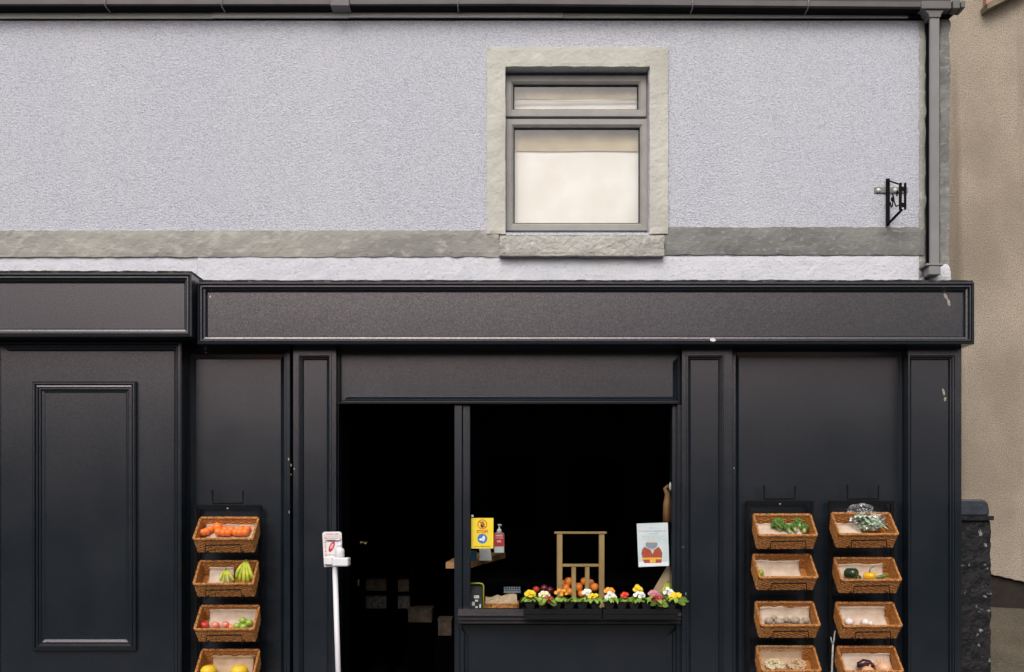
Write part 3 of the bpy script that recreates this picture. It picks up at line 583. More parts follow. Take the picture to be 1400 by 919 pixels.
m = MB(); m.box(X(594,1.3), X(620,1.3), 1.28, 1.55, 0, Z(870,1.3)); tag(m.build('low_stool', M['inside']), 'low black stool near the door post inside the shop', 'stand')

# side shelf with sanitiser
def sh(px, py, Y): return P(px, py, Y)
a0 = P(641, 769, .10); a1 = P(691, 755.5, .9)
m = MB(); dn = Vector((0, 0, -.042)); lf = Vector((-.16, .0, 0))
m.add([a0, a1, a1+lf*2, a0+lf, a0+dn, a1+dn, a1+dn+lf*2, a0+dn+lf], [(0,1,2,3),(4,7,6,5),(0,4,5,1),(1,5,6,2),(2,6,7,3),(3,7,4,0)])
tag(m.build('wall_shelf', M['shelfwood']), 'brown wooden wall shelf just inside the hatch window', 'shelf')
# sanitiser bottle
bt = P(682.5, 757, .55); sb = thing('sanitiser_bottle', bt, 'clear pump bottle with red label on the shelf inside the window', 'bottle')
hgt = .155; bw = .038
m = MB(); m.cbox(bt.x-bw, bt.x+bw, bt.y-.022, bt.y+.022, bt.z, bt.z+hgt, .010); m.build('bottle_body', M['clear'], sb)
m = MB(); m.box(bt.x-bw+.002, bt.x+bw-.002, bt.y-.0245, bt.y-.0225, bt.z+.055, bt.z+hgt-.006); lb = m.build('label_panel', M['red_p'], sb)
m = MB(); m.box(bt.x-bw+.004, bt.x+bw-.004, bt.y-.0240, bt.y-.0225, bt.z+.008, bt.z+.053); m.build('lower_label', M['paleb'], sb)
text('HAND', .017, (bt.x, bt.y-.0252, bt.z+.128), M['white_p'], sb, bold=.0005); text('SANITISER', .0125, (bt.x, bt.y-.0252, bt.z+.112), M['white_p'], sb); text('GEL', .02, (bt.x, bt.y-.0252, bt.z+.085), M['white_p'], sb, bold=.0005)
m = MB(); m.lathe([(.018,0),(.018,.018),(.012,.026),(.006,.028),(.005,.052),(.011,.053),(.011,.062)], (bt.x, bt.y, bt.z+hgt), 12); m.tube([(bt.x, bt.y, bt.z+hgt+.058), (bt.x+.018, bt.y-.02, bt.z+hgt+.054)], .004, 6); m.build('pump', M['white_pl'], sb)
m = MB(); c = P(646.5, 768, .25); m.cbox(c.x-.02, c.x+.025, c.y-.05, c.y+.05, c.z, c.z+.075, .003); tag(m.build('card_box', M['bluebox']), 'small dark blue box at the near end of the wall shelf', 'box')
m = MB(); c = P(663.5, 766, .32)
for k in range(5): m.box(c.x-.042+.003*(k % 2), c.x+.045-.002*k, c.y-.05, c.y+.05+.01*k, c.z+k*.0165, c.z+k*.0165+.016)
tag(m.build('paper_towels', M['white_pa']), 'stack of white paper towels under the yellow sign', 'paper towels')

# yellow STOP sign on the glass
SG = .022
sg = thing('stop_sign', P(659, 750, SG), 'yellow card sign reading STOP stuck inside the hatch window', 'sign')
m = MB(); m.box(X(644.3,SG), X(674.6,SG), SG, SG+.002, Z(750,SG), Z(708.3,SG)); m.build('card', M['yellow'], sg)
c = P(659.5, 717, SG-.001)
def disc(m, c, r, y, mi=0, r0=0.0, n=28, dy=.0006):
    vs = []; 
    for k in range(n):
        a = 2*pi*k/n; vs += [(c.x+r*cos(a), y, c.z+r*sin(a)), (c.x+r0*cos(a), y, c.z+r0*sin(a))]
    if r0: m.add(vs, [(2*k, 2*((k+1) % n), 2*((k+1) % n)+1, 2*k+1) for k in range(n)], mi)
    else: m.add(vs[::2], [tuple(range(n))], mi)
m = MB(); disc(m, c, .034, SG-.0008, r0=.0275); m.add([(c.x-.024,SG-.0016,c.z+.018),(c.x-.018,SG-.0016,c.z+.023),(c.x+.024,SG-.0016,c.z-.018),(c.x+.018,SG-.0016,c.z-.023)], [(0,1,2,3)]); m.build('ring', M['redor_p'], sg)
m = MB(); m.prism([(c.x-.010,c.z-.022),(c.x+.008,c.z-.022),(c.x+.012,c.z-.006),(c.x+.019,c.z+.003),(c.x+.016,c.z+.006),(c.x+.009,c.z+.001),(c.x-.011,c.z+.002),(c.x-.013,c.z-.008)], SG-.0012, SG-.0004)
for k in range(4): m.prism([(c.x-.0115+k*.0055, c.z), (c.x-.0078+k*.0055, c.z), (c.x-.0072+k*.0062, c.z+.017+.004*(k in (1,2))), (c.x-.011+k*.0062, c.z+.017+.004*(k in (1,2)))], SG-.0012, SG-.0004)
m.build('hand_emblem', M['brown_p'], sg)
text('STOP!', .029, P(659.5, 728.8, SG-.001), M['redor_p'], sg, bold=.0012)
c = P(659.5, 736.5, SG); m = MB(); disc(m, c, .0335, SG-.0008); m.build('blue_disc', M['blue_p'], sg)
m = MB(); m.prism([(c.x-.024,c.z-.004),(c.x-.008,c.z+.004),(c.x+.006,c.z-.004),(c.x+.002,c.z-.013),(c.x-.016,c.z-.014)], SG-.0014, SG-.001); m.prism([(c.x-.004,c.z+.004),(c.x+.008,c.z+.022),(c.x+.017,c.z+.014),(c.x+.019,c.z-.002),(c.x+.008,c.z-.02),(c.x+.002,c.z-.02),(c.x+.008,c.z-.003)], SG-.0017, SG-.001)
m.build('hands_emblem', M['white_p'], sg)
text('Sanitise Before Entry', .0125, P(659.5, 748, SG-.001), M['brown_p'], sg, xs=1.05)
m = MB(); m.box(X(644.3), X(647.3), SG, SG+.003, Z(707), Z(704)); m.build('tape', M['tan_p'], sg)
# poster on the right
ps = thing('poster', P(892, 775, SG), 'pale blue poster with a rust coloured figure at the right of the hatch window', 'poster')
q = [P(870.5, 716, SG), P(913, 714.5, SG), P(915, 773.5, SG), P(873, 775.5, SG)]
m = MB(); m.prism([(v.x, v.z) for v in reversed(q)], SG, SG+.002); m.build('sheet', M['paleb'], ps)
m = MB(); m.box(X(874), X(914.2), SG-.0006, SG-.0001, Z(774.2), Z(768.5)); m.build('white_margin', M['white_p'], ps)
def pp(x, y): return ((X(860+x/11.49), Z(705+y/11.49)))
m = MB(); m.prism([pp(*t) for t in ((212,640),(200,600),(215,530),(250,490),(300,520),(350,540),(420,530),(470,490),(510,540),(530,600),(520,700),(515,745),(245,750),(225,700))][::-1], SG-.0010, SG-.0001); m.build('jacket_print', M['coat_p'], ps)
m = MB(); m.prism([pp(360+95*cos(a)*(1), 455-70*sin(a)) for a in [k*2*pi/20 for k in range(20)]], SG-.0016, SG-.0001); m.build('face_print', M['ink_grey'], ps)
m = MB(); m.prism([pp(355+88*cos(a), 425-52*sin(a)) for a in [k*pi/12 for k in range(13)]], SG-.0022, SG-.0001); m.prism([pp(345,540),pp(405,540),pp(375,610)][::-1], SG-.0022, SG-.0001); m.build('cap_print', M['tan_p'], ps)
m = MB(); m.prism([pp(205,665),pp(520,660),pp(520,690),pp(215,695)][::-1], SG-.0022, SG-.0001); m.prism([pp(330,690),pp(425,690),pp(425,740),pp(335,745)][::-1], SG-.0022, SG-.0001); m.build('belt_print', M['amber_p'], ps)
# poster lettering too small to read in the photograph: pen-stroke lines
m = MB(); random.seed(3)
for (y0, xa, xb, hgt_) in ((195, 320, 410, 16), (240, 160, 580, 26), (285, 320, 460, 18), (322, 190, 570, 10), (345, 200, 520, 8), (372, 190, 580, 8)):
    x_ = xa
    while x_ < xb:
        wl = random.uniform(14, 34); h_ = hgt_*random.uniform(.5, 1)
        p0 = pp(x_, y0+h_/2); p1 = pp(min(x_+wl*.7, xb), y0-h_/2); m.box(p0[0], p1[0], SG-.0008, SG-.0001, p0[1], p0[1]+(p1[1]-p0[1])*.55); x_ += wl
m.build('lettering', M['ink_grey'], ps)

# wooden display frame in the window
WY = .16
wf = thing('wooden_rack', P(794, 833, WY), 'tall open pine display frame standing behind the flowers', 'display rack')
for a, b, t, u in ((761.5, 769, 730.5, 833), (819, 826.5, 730.5, 833)): m = MB(); m.cbox(X(a,WY), X(b,WY), WY, WY+.03, Z(u,WY), Z(t,WY), .003); m.build('upright', M['wood'], wf)
for a, b in ((781.5, 787.5), (800, 806)): m = MB(); m.cbox(X(a,WY), X(b,WY), WY+.004, WY+.022, Z(833,WY), Z(775.5,WY), .002); m.build('slat', M['wood'], wf)
m = MB(); m.cbox(X(758,WY), X(829.5,WY), WY-.006, WY+.036, Z(730,WY), Z(727,WY), .002); m.build('top_rail', M['wood'], wf)
m = MB(); m.cbox(X(769.2,WY), X(818.8,WY), WY+.002, WY+.026, Z(775,WY), Z(771.2,WY), .002); m.build('middle_rail', M['wood'], wf)
m = MB(); m.box(X(769.2,WY), X(818.8,WY), WY+.002, WY+.026, Z(833,WY), Z(826,WY)); m.build('bottom_rail', M['wood'], wf)

# ------------------------------------------------------------ fruit builders
def sphere_prof(r, dim=.12, sq=1.0, n=9):
    pts = []
    for i in range(n+1):
        a = -pi/2 + pi*i/n; rr = max(r*cos(a), .0006); z = r*sin(a)*sq
        z += -dim*r*math.exp(-(rr/(r*.35))**2)*(1 if a > 0 else -1)
        pts.append((rr, z))
    return pts
def fruit(name, c, r, mt, label, cat, group=None, sq=.95, dim=.12, wob=.04, stem=None, tilt=(0, 0), n=14):
    R = Matrix.Rotation(tilt[0], 3, 'X') @ Matrix.Rotation(tilt[1], 3, 'Y')
    seed = random.random()*50
    if stem:
        t = thing(name, (c.x, c.y, c.z-r), label, cat, group)
        m = MB(); m.lathe(sphere_prof(r, dim, sq), c, n, M=R, wob=wob, seed=seed); m.build('flesh', mt, t)
        m = MB(); top = Vector((0, 0, r*sq*(1-dim)));
        m.tube([c+R@(top*.85), c+R@(top*1.12), c+R@(top*1.25+Vector((r*stem[1], 0, 0)))], [r*.07, r*.055, r*.06], 6); m.build('stem', stem[0], t)
        return t
    m = MB(); m.lathe(sphere_prof(r, dim, sq), (0,0,0), n, M=R, wob=wob, seed=seed); o = m.build(name, mt, None, local=True); o.location = c
    return tag(o, label, cat, group)

# oranges behind the frame
for (px, py, Y, r) in ((778, 795, .27, .034), (799.5, 795, .27, .032), (807, 797, .33, .03), (773, 804, .24, .033), (790, 803, .25, .036), (812.5, 803, .24, .034), (779, 809, .23, .03), (795, 812, .23, .028), (771, 798, .32, .03), (803, 812, .26, .03), (787, 812, .32, .034)):
    fruit('orange', P(px, py, Y), r, M['orange'], 'large orange piled behind the wooden display frame', 'orange', 'oranges behind the display frame')
for (px, py, r, mt, lb) in ((733, 806, .024, 'apple_r', 'red apple behind the leftmost yellow primrose in the window'), (744, 804.5, .028, 'redonion', 'purple red onion left of the wooden frame, beside the red apple'), (752, 807, .026, 'redonion', 'second purple red onion, nearest the wooden frame')):
    fruit('apple' if mt == 'apple_r' else 'red_onion', P(px, py, .2), r, M[mt], lb, 'apple' if mt == 'apple_r' else 'onion', stem=(M['stalk'], .1))
# tray of paper and punnet at the left of the window
ty = .12
tb = thing('wicker_tray', P(686, 832, ty), 'low wicker tray lined with kraft paper at the left of the window ledge', 'tray')
m = MB()
for k in range(4): m.tube([(X(662,ty), ty, Z(831-k*1.6,ty)), (X(709,ty), ty, Z(831-k*1.6,ty)), (X(709,ty), ty+.22, Z(831-k*1.6,ty)), (X(662,ty), ty+.22, Z(831-k*1.6,ty))], .005, 6, closed=True)
m.build('woven_wall', M['wicker'], tb)
def paper_sheet(name, corners, mt, parent, amp=.01, n=10, seed=0, thick=.0015, local=False, curl=0.0):
    a, b, c, d_ = [Vector(q) for q in corners]; vs = []
    nrm = (b-a).cross(d_-a).normalized()
    for j in range(n+1):
        for i in range(n+1):
            u = i/n; v = j/n; p = (a*(1-u)+b*u)*(1-v) + (d_*(1-u)+c*u)*v
            p = p + nrm*(amp*noise.noise(Vector((u*3+seed, v*3, seed))) + amp*.4*noise.noise(Vector((u*9+seed, v*9, seed))) + curl*(2*u-1)**2)
            vs.append(p)
    m = MB(); w_ = n+1; L = w_*w_
    m.add(vs + [p - nrm*thick for p in vs], [(j*w_+i, j*w_+i+1, (j+1)*w_+i+1, (j+1)*w_+i) for j in range(n) for i in range(n)] + [(L+j*w_+i, L+(j+1)*w_+i, L+(j+1)*w_+i+1, L+j*w_+i+1) for j in range(n) for i in range(n)])
    o = m.build(name, mt, parent, local=local); return o
paper_sheet('paper_liner', (P(663,828,ty+.01), P(708,828,ty+.01), P(706,812,ty+.2), P(664,815,ty+.2)), M['kraft'], tb, .03, seed=3)
m = MB()
for k in range(7): 
    m.tube([P(690+k*3.3, 811, .30), P(690+k*3.3, 803, .30)], .003, 5)
for yy in (803, 806, 810): m.tube([P(688.5, yy, .30), P(712, yy, .30)], .0025, 5)
m.box(X(689,.3), X(712,.3), .302, .38, Z(811,.3), Z(809,.3)); tag(m.build('wire_punnet', M['ink_grey']), 'small grey wire punnet behind the kraft paper tray', 'punnet')
m = MB(); m.tube([P(643,798,.06), P(655,797.5,.06), P(659.5,798.5,.06), P(661,801,.06), P(661,832,.06)], .0055, 8); tag(m.build('bent_tube', M['hose']), 'yellow green bent tube at the left end of the window ledge', 'tube')
cd = thing('small_card', P(651,832,.09), 'small black card with white marks in the left corner of the window', 'card')
m = MB(); m.box(X(644,.09), X(659,.09), .09, .094, Z(832,.09), Z(801,.09)); m.build('card_board', M['black_p'], cd)
m = MB()
for a, b, t, u in ((645.5,649,823,828), (649.5,653.5,820,822.5), (650,653,829,831.5), (648,655,814,818), (655.5,657.5,826,831)): m.box(X(a,.09), X(b,.09), .088, .0899, Z(u,.09), Z(t,.09))
m.build('white_marks', M['white_pa'], cd)
# kraft board and bananas at the right
m = MB(); m.prism([(X(878,.12), Z(833,.12)), (X(918.3,.12), Z(833,.12)), (X(917.5,.12), Z(775,.12)), (X(912,.12), Z(774,.12))], .12, .126); tag(m.build('kraft_board', M['kraft']), 'triangular flap of kraft board leaning under the pale blue poster', 'cardboard')
m = MB(); m.tube([P(912,714,.2), P(911.5,690,.2), P(913,676,.2), P(909,668,.2), P(914,664,.2)], [.03,.026,.02,.014,.012], 8); tag(m.build('brown_bag', M['shelfwood']), 'narrow brown paper bag hanging at the right edge of the window above the poster', 'bag')
m = MB(); m.tube([P(917.0,670,.05), P(916.5,663,.05), P(917.2,659,.05)], [.012,.010,.004], 8); tag(m.build('white_tag', M['white_pa']), 'small white tag hanging at the right edge of the window', 'tag')

def banana(m, base, tip, sag, r, mi=0, n=9):
    base, tip = Vector(base), Vector(tip); pts = []; rs = []
    for i in range(n+1):
        t = i/n; p = base.lerp(tip, t) + Vector(sag)*sin(pi*t); pts.append(p)
        rs.append(r*(0.35 if i == 0 else (0.25 if i == n else min(1, .45+2.2*min(t, 1-t)+.15))))
    m.tube(pts, rs, 7, mi=mi)
def bunch(label, top, tips, Y, r, dY=.0, mt='banana'):
    tp = P(top[0], top[1], Y); t = thing('banana_bunch', tp, label, 'bananas')
    for k, (bx, by) in enumerate(tips):
        e = P(bx, by, Y - .045 + .012*(k % 2)); m = MB(); sx = (bx-top[0])/200*.22
        banana(m, tp, e, (sx, -.02, .0), r); m.build('banana', M[mt], t)
    m = MB(); m.tube([tp+Vector((0,0,-.006)), tp+Vector((0,.004,.012))], [.008,.006], 6); m.build('stalk', M['stalk'], t)
bunch('green yellow bananas poking up behind the flowers at the right of the window', (913, 797), [(905,812),(910,813),(917,812),(923,810)], .12, .010)

# ------------------------------------------------------------ flowers
leafm = []
def leaf(m, base, direction, length, width, up=0.5, seed=0):
    d_ = Vector((direction.x, direction.y, 0)).normalized(); side = Vector((-d_.y, d_.x, 0)); vs = []; n = 6
    for i in range(n+1):
        t = i/n; wv = width*math.sin(pi*min(1, .12+.9*t))**.8*(.35+.65*t**.5)
        c = base + d_*length*t + Vector((0, 0, length*(up*t - (up+.25)*t*t)))
        for s_ in (-1, 0, 1):
            vs.append(c + side*s_*wv*.5 + Vector((0, 0, .12*width*abs(s_) + .0035*noise.noise(Vector((i*1.7, s_*2, seed))))))
    m.add(vs, [(i*3+k, i*3+k+1, (i+1)*3+k+1, (i+1)*3+k) for i in range(n) for k in range(2)], 0, True)
def blossom(c, nrm, r, name_mat, parent, seed):
    m = MB(); nrm = nrm.normalized(); a = nrm.orthogonal().normalized(); b = nrm.cross(a); ph = seed*1.3
    for k in range(5):
        an = ph + k*2*pi/5; dr_ = a*cos(an)+b*sin(an); sd = nrm.cross(dr_)
        pts = [c+nrm*.001, c+dr_*r*.5-sd*r*.34+nrm*.10*r, c+dr_*r*.92-sd*r*.42+nrm*.12*r, c+dr_*r*.84+nrm*.2*r, c+dr_*r*.92+sd*r*.42+nrm*.12*r, c+dr_*r*.5+sd*r*.34+nrm*.10*r]
        m.add(pts, [(0,1,2,3),(0,3,4,5)], 0, False)
    m.lathe([(r*.20, 0.001), (r*.14, r*.12)], c, 6, 1, M=Matrix((a, b, nrm)).transposed())
    return m.build('flower', [M['fl_'+name_mat], M['fl_eye']], parent)
def primrose(label, px, py, colour, n, spread, br, Y=-.11, pot=True, hgt_=13, redpot=False, leaves=17, lr=.074):
    base = P(px, 832.5, Y); t = thing('primrose', base, label, 'flower', 'primroses on the window ledge')
    if pot:
        m = MB(); m.lathe([(.022, 0), (.034, .045), (.037, .045), (.037, .052), (.033, .052), (.031, .046)], base, 14); m.build('pot', M['pot_r' if redpot else 'pot'], t)
    m = MB(); cz = base + Vector((0, 0, .060))
    for k in range(leaves):
        a = 2*pi*k/leaves + random.uniform(-.25, .25)
        leaf(m, cz + Vector((0, 0, -.006)), Vector((cos(a), sin(a), 0)), lr*random.uniform(.75, 1.15), lr*.66, random.uniform(.25, 1.45), k+px)
    o = m.build('foliage', M['leaf'], t); tag(o, kind='stuff')
    c0 = P(px, py, Y)
    for k in range(n):
        a = k*2.4; rr = spread*math.sqrt((k+.3)/n); c = c0 + Vector((rr*cos(a), -.012+.01*sin(k*1.7)+rr*.2*sin(a), rr*.55*sin(a)+.004*cos(k)))
        blossom(c, Vector((.35*cos(a), -1, .45+.4*sin(a))), br, colour, t, k+px)
        # stems join the blossom to the rosette
    m = MB()
    for k in range(n):
        a = k*2.4; rr = spread*math.sqrt((k+.3)/n); c = c0 + Vector((rr*cos(a), -.012+.01*sin(k*1.7)+rr*.2*sin(a), rr*.55*sin(a)+.004*cos(k)))
        m.tube([cz, c+Vector((0, .004, -.002))], .0014, 4)
    m.build('stems', M['stalk'], t)
primrose('leftmost primrose with butter yellow blossoms in the window tray', 725, 811, 'yellow', 6, .028, .019)
primrose('cream white primrose beside the leftmost yellow one, above dark red blooms', 744, 812, 'cream', 6, .032, .016, Y=-.09)
primrose('dark red primrose with yellow eyes in front of the cream one', 750, 819, 'dark red', 5, .030, .018, Y=-.19, pot=False, leaves=6)
primrose('low orange primrose at the foot of the wooden frame, left side', 767, 809, 'orange', 6, .042, .014, Y=-.09)
primrose('small green primrose with no open blossom between orange and white ones', 786, 822, 'white', 0, .01, .012, leaves=11, lr=.06)
primrose('white primrose in front of the right slat of the wooden frame', 803, 809, 'white', 5, .026, .016, Y=-.09)
primrose('yellow primrose just below the white one at the frame', 812, 815, 'yellow', 5, .032, .015, Y=-.14, pot=True)
primrose('orange primrose beside the right post of the wooden frame', 833, 807, 'orange', 6, .030, .016, Y=-.08)
primrose('large white primrose in the middle of the tray, below the orange one', 835, 815, 'white', 8, .038, .017, Y=-.14, redpot=True)
primrose('bright red primrose alone between two white ones', 854.5, 813, 'red', 5, .020, .015, Y=-.12, redpot=True)
primrose('golden yellow primrose standing tallest left of the poster', 872, 805, 'yellow', 7, .026, .017, Y=-.09, redpot=True)
primrose('white primrose directly below the tallest golden yellow one', 874, 812.5, 'white', 6, .034, .015, Y=-.14, pot=False)
primrose('pink and white primrose behind the crimson one', 893, 810.5, 'pink', 6, .030, .014, Y=-.08)
primrose('crimson primrose hanging low over the right tray edge', 898, 818, 'crimson', 6, .032, .019, Y=-.20, pot=False, leaves=5)
primrose('white primrose at the right end of the tray, behind the golden one', 914, 809, 'white', 7, .034, .015, Y=-.08)
primrose('golden primrose with orange centre at the right end of the tray', 924, 815, 'yellow', 5, .034, .021, Y=-.14, leaves=10)
def tray(a, b, label, gaps):
    t0 = P((a+b)/2, 838, -.17); t = thing('plant_tray', t0, label, 'tray', 'trays holding primroses')
    m = MB(); y0, y1 = -.185, -.045; z0, z1 = Z(840.5,y0), Z(833,y0)
    m.cbox(X(a,y0), X(b,y0), y0, y1, z0, z1, .003); m.build('tray_base', M['pot'], t)
    m = MB(); m.cbox(X(a+.5,y0), X(b-.5,y0), y0+.002, y0+.012, Z(847,y0), z0-.0005, .002); m.build('tray_shade_strip', M['pot'], t)  # black strip hung over the ledge in place of the trays' shadow
    m = MB()
    xs = X(a,y0)
    n = int(round((X(b,y0)-xs)/.087)); st = (X(b,y0)-xs)/n
    for k in range(n):
        cx = xs+st*(k+.5)
        m.prism([(cx-.022, z1+.001), (cx+.022, z1+.001), (cx+.036, z1+.045), (cx-.036, z1+.045)], y0+.006, y0+.055)
    m.box(xs, X(b,y0), y0, y0+.004, z1+.042, z1+.050)
    m.build('cells', M['pot'], t)
tray(716, 823, 'left black cell tray of primroses on the hatch ledge', True)
tray(824.5, 927, 'right black cell tray of primroses on the hatch ledge', False)
# two trailing leaves
for (px, py, lb) in ((906, 825, 'a'), (932, 823, 'b')):
    pass
m = MB()
for (px, py, dx) in ((903, 825, .2), (908, 826, .5), (930, 823, 1.0), (895, 824, -.6), (742, 823, -.3), (756, 824, .3), (934, 819, 1.2)):
    b_ = P(px, py, -.20); vs = []
    for k in range(10):
        a = 2*pi*k/10; vs.append(b_ + Vector((.024*cos(a)+.02*dx*(sin(a) < 0), -.01*sin(a), .021*sin(a)-.004)))
    m.add(vs, [tuple(range(10))])
tag(m.build('trailing_leaves', M['leaf']), 'round green leaves trailing over the front edge of the primrose trays', 'leaves', kind='stuff')

# ------------------------------------------------------------ hand sanitiser stand outside
HY = -.55
hs_ = thing('sanitiser_stand', P(459, 990, 0) + Vector((.03, HY, 0)), 'white hand sanitiser stand on the pavement at the doorway', 'stand')
hs_.location = (X(462, HY), HY, 0)
m = MB(); m.tube([(X(464.5,HY), HY+.02, .02), (X(457,HY), HY+.02, Z(772,HY))], .0165, 14); m.build('pole', M['white_pl'], hs_)
m = MB(); m.cbox(X(464.5,HY)-.16, X(464.5,HY)+.16, HY-.12, HY+.16, .0, .02, .005); m.build('foot_plate', M['white_pl'], hs_)
def quadpanel(pts, y0, y1, nm, mt, par, bev=.004):
    m = MB(); m.prism(pts, y0, y1); return m.build(nm, mt, par, bevel=bev)
bp_ = [(440.5,729.5),(443,727.3),(464.5,727.0),(467,729),(468.5,774.5),(443,775.5)]
quadpanel([(X(a,HY), Z(b,HY)) for a, b in reversed(bp_)], HY, HY+.006, 'backboard', M['white_pl'], hs_, .002)
m = MB(); z0, z1 = Z(774.5,HY-.1), Z(763,HY-.1)
m.cbox(X(454,HY-.1), X(476,HY-.1), HY-.10, HY-.001, z0, z1, .006); m.cbox(X(443,HY-.02), X(454.5,HY-.02), HY-.03, HY-.001, z0+.006, z1, .004); m.build('dispenser_tray', M['white_pl'], hs_)
yy = HY-.0008
m = MB()
for k in range(11):
    py = 732+k*3.0; m.box(X(443.3+.13*k,yy), X(445.2+.13*k,yy), yy, HY-.0001, Z(py+1.5,yy), Z(py,yy), k % 2)
    if k < 6: m.box(X(464+.05*k,yy), X(465.8+.05*k,yy), yy, HY-.0001, Z(py+1.5,yy), Z(py,yy), k % 2)
m.build('hazard_border', [M['amber_p'], M['red_p']], hs_)
text('PLEASE USE', .0135, P(454.3, 731.5, yy), M['red_p'], hs_, xs=1.1); text('HAND SANITISER', .0115, P(454.3, 734.3, yy), M['pink_p'], hs_); text('BEFORE ENTRY', .0115, P(454.3, 737, yy), M['red_p'], hs_)
m = MB(); m.box(X(445.5,yy), X(464,yy), yy+.0002, HY-.0001, Z(740.8,yy), Z(738,yy)); m.build('black_strip', M['ink_grey'], hs_)
text('KEEP SAFE', .0125, P(454.6, 740.5, yy-.0004), M['black_p'], hs_, bold=.0006)
c = P(453.5, 747.5, yy); m = MB(); vs = []
for k in range(16):
    a = 2*pi*k/16; vs.append((c.x + .016*cos(a)+.012*sin(a), c.z + .034*sin(a)))
m.prism(vs, yy-.0002, HY-.0001); dro = m.build('red_drop', M['red_p'], hs_)
m = MB(); m.prism([(c.x+(x-c.x)*.55+.001, c.z+(z-c.z)*.5+.003) for x, z in vs], yy-.0008, yy-.0004); m.build('pink_drop', M['pink_p'], hs_)
text('THANK YOU', .010, P(452.2, 759.5, yy), M['black_p'], hs_)
# gel bottle on the tray
gb = P(464.5, 762.8, HY-.06); sb2 = thing('gel_bottle', gb, 'small white pump bottle standing on the sanitiser stand', 'bottle')
m = MB(); m.lathe([(.026,0),(.029,.004),(.029,.045),(.024,.058),(.012,.064),(.012,.072)], gb, 16); m.build('bottle_body', M['white_pl'], sb2)
m = MB(); m.lathe([(.013,.072),(.014,.084),(.005,.088),(.005,.110),(.012,.112),(.011,.120)], gb, 12); m.tube([gb+Vector((0,0,.115)), gb+Vector((-.022,-.02,.112))], .0045, 6); m.build('pump', M['white_pl'], sb2)

# ------------------------------------------------------------ wicker baskets on racks
BW, BD, BH = .410, .210, .116       # top width, top depth, height
TH = radians(40)
def basket_ring(t, K, out=0.0):     # t 0 = base, 1 = rim; rounded rectangle path in local x (u), y (v), z (w)
    hw = (.199 + (.206-.199)*t) + out; v0 = .006*(1-t) - out; v1 = BD - .016*(1-t) + out; r = .008
    pts = []
    segs = [((-hw+r, v0), (hw-r, v0)), None, ((hw, v0+r), (hw, v1-r)), None, ((hw-r, v1), (-hw+r, v1)), None, ((-hw, v1-r), (-hw, v0+r)), None]
    cen = [(hw-r, v0+r, -pi/2), (hw-r, v1-r, 0), (-hw+r, v1-r, pi/2), (-hw+r, v0+r, pi)]
    lens = [2*(hw-r), r*pi/2, v1-v0-2*r, r*pi/2]*2; tot = sum(lens)
    for k in range(K):
        s_ = tot*k/K; i = 0
        while s_ > lens[i] and i < 7: s_ -= lens[i]; i += 1
        f_ = s_/lens[i]
        if i % 2 == 0:
            (xa, ya), (xb, yb) = segs[i]; pts.append((xa+(xb-xa)*f_, ya+(yb-ya)*f_))
        else:
            cx, cy, a0 = cen[i//2]; a = a0+f_*pi/2; pts.append((cx+r*cos(a), cy+r*sin(a)))
    return [Vector((x, y, BH*t)) for x, y in pts]
def outward(ring):
    c = Vector((0, BD/2, ring[0].z)); L = len(ring); res = []
    for i in range(L):
        t = (ring[(i+1) % L]-ring[i-1]); n_ = Vector((t.y, -t.x, 0)).normalized(); res.append(n_)
    return res
wm = MB(); K = 84; ROWS = 10
for rI in range(ROWS):
    t = (rI+.5)/ROWS*.95; ring = basket_ring(t, K); nn = outward(ring)
    path = [ring[k] + nn[k]*(.0032*(1 if (rI % 2) else -1)*cos(pi*k/2) + .001*noise.noise(Vector((k*.9, rI*3.1, 0)))) + Vector((0, 0, .0016*noise.noise(Vector((k*.5, rI*5, 4))))) for k in range(K)]
    wm.tube(path, .0060, 5, closed=True, smooth=True)
for k in range(0, K, 2):
    a = basket_ring(.0, K)[k]; b = basket_ring(.98, K)[k]; wm.tube([a, b], .0032, 4)
rimm = MB()
for h_ in range(3):
    ring = basket_ring(1.0, 120); nn = outward(ring); ph = h_*2*pi/3
    rimm.tube([ring[k] + nn[k]*.0055*cos(k*2*pi/7.5+ph) + Vector((0, 0, .0055*sin(k*2*pi/7.5+ph))) for k in range(120)], .0052, 5, closed=True)
ring = basket_ring(.02, 120); nn = outward(ring)
rimm.tube([ring[k] + nn[k]*.002*cos(k*2*pi/5) for k in range(120)], .0065, 5, closed=True)
bsm = MB(); rr_ = basket_ring(.05, 40); bsm.add(rr_ + [v-Vector((0,0,.006)) for v in rr_], [tuple(range(40)), tuple(reversed(range(40, 80)))])
lin = MB(); ra_ = basket_ring(.06, 60, -.0045); rb_ = basket_ring(.95, 60, -.0045); lin.add(ra_+rb_, [(k, 60+k, 60+(k+1) % 60, (k+1) % 60) for k in range(60)])
proto = {}
def basket(cx, py, label, scale=1.0, jit=0.0):
    Yf = -.34; fr = P(cx, py+1.2, Yf)
    R = Matrix.Rotation(jit*.45, 4, 'Z') @ Matrix.Rotation(TH + jit*.3, 4, 'X'); wdir = R.to_3x3() @ Vector((0, 0, 1))
    org = fr - wdir*BH; Mx = Matrix.Translation(org) @ R
    t = thing('wicker_basket', org, label, 'basket', 'wicker baskets hanging on the racks')
    t.matrix_world = Mx @ Matrix.Diagonal((scale, 1, 1, 1))
    for nm, mb, mt in (('woven_wall', wm, 'wicker'), ('rim', rimm, 'wicker'), ('base', bsm, 'wicker_in'), ('inner_weave', lin, 'wicker_in')):
        if nm not in proto: proto[nm] = mb.build(nm, M[mt], t, local=True)
        else:
            c = proto[nm].copy(); COL.objects.link(c); c.parent = t
    return Mx
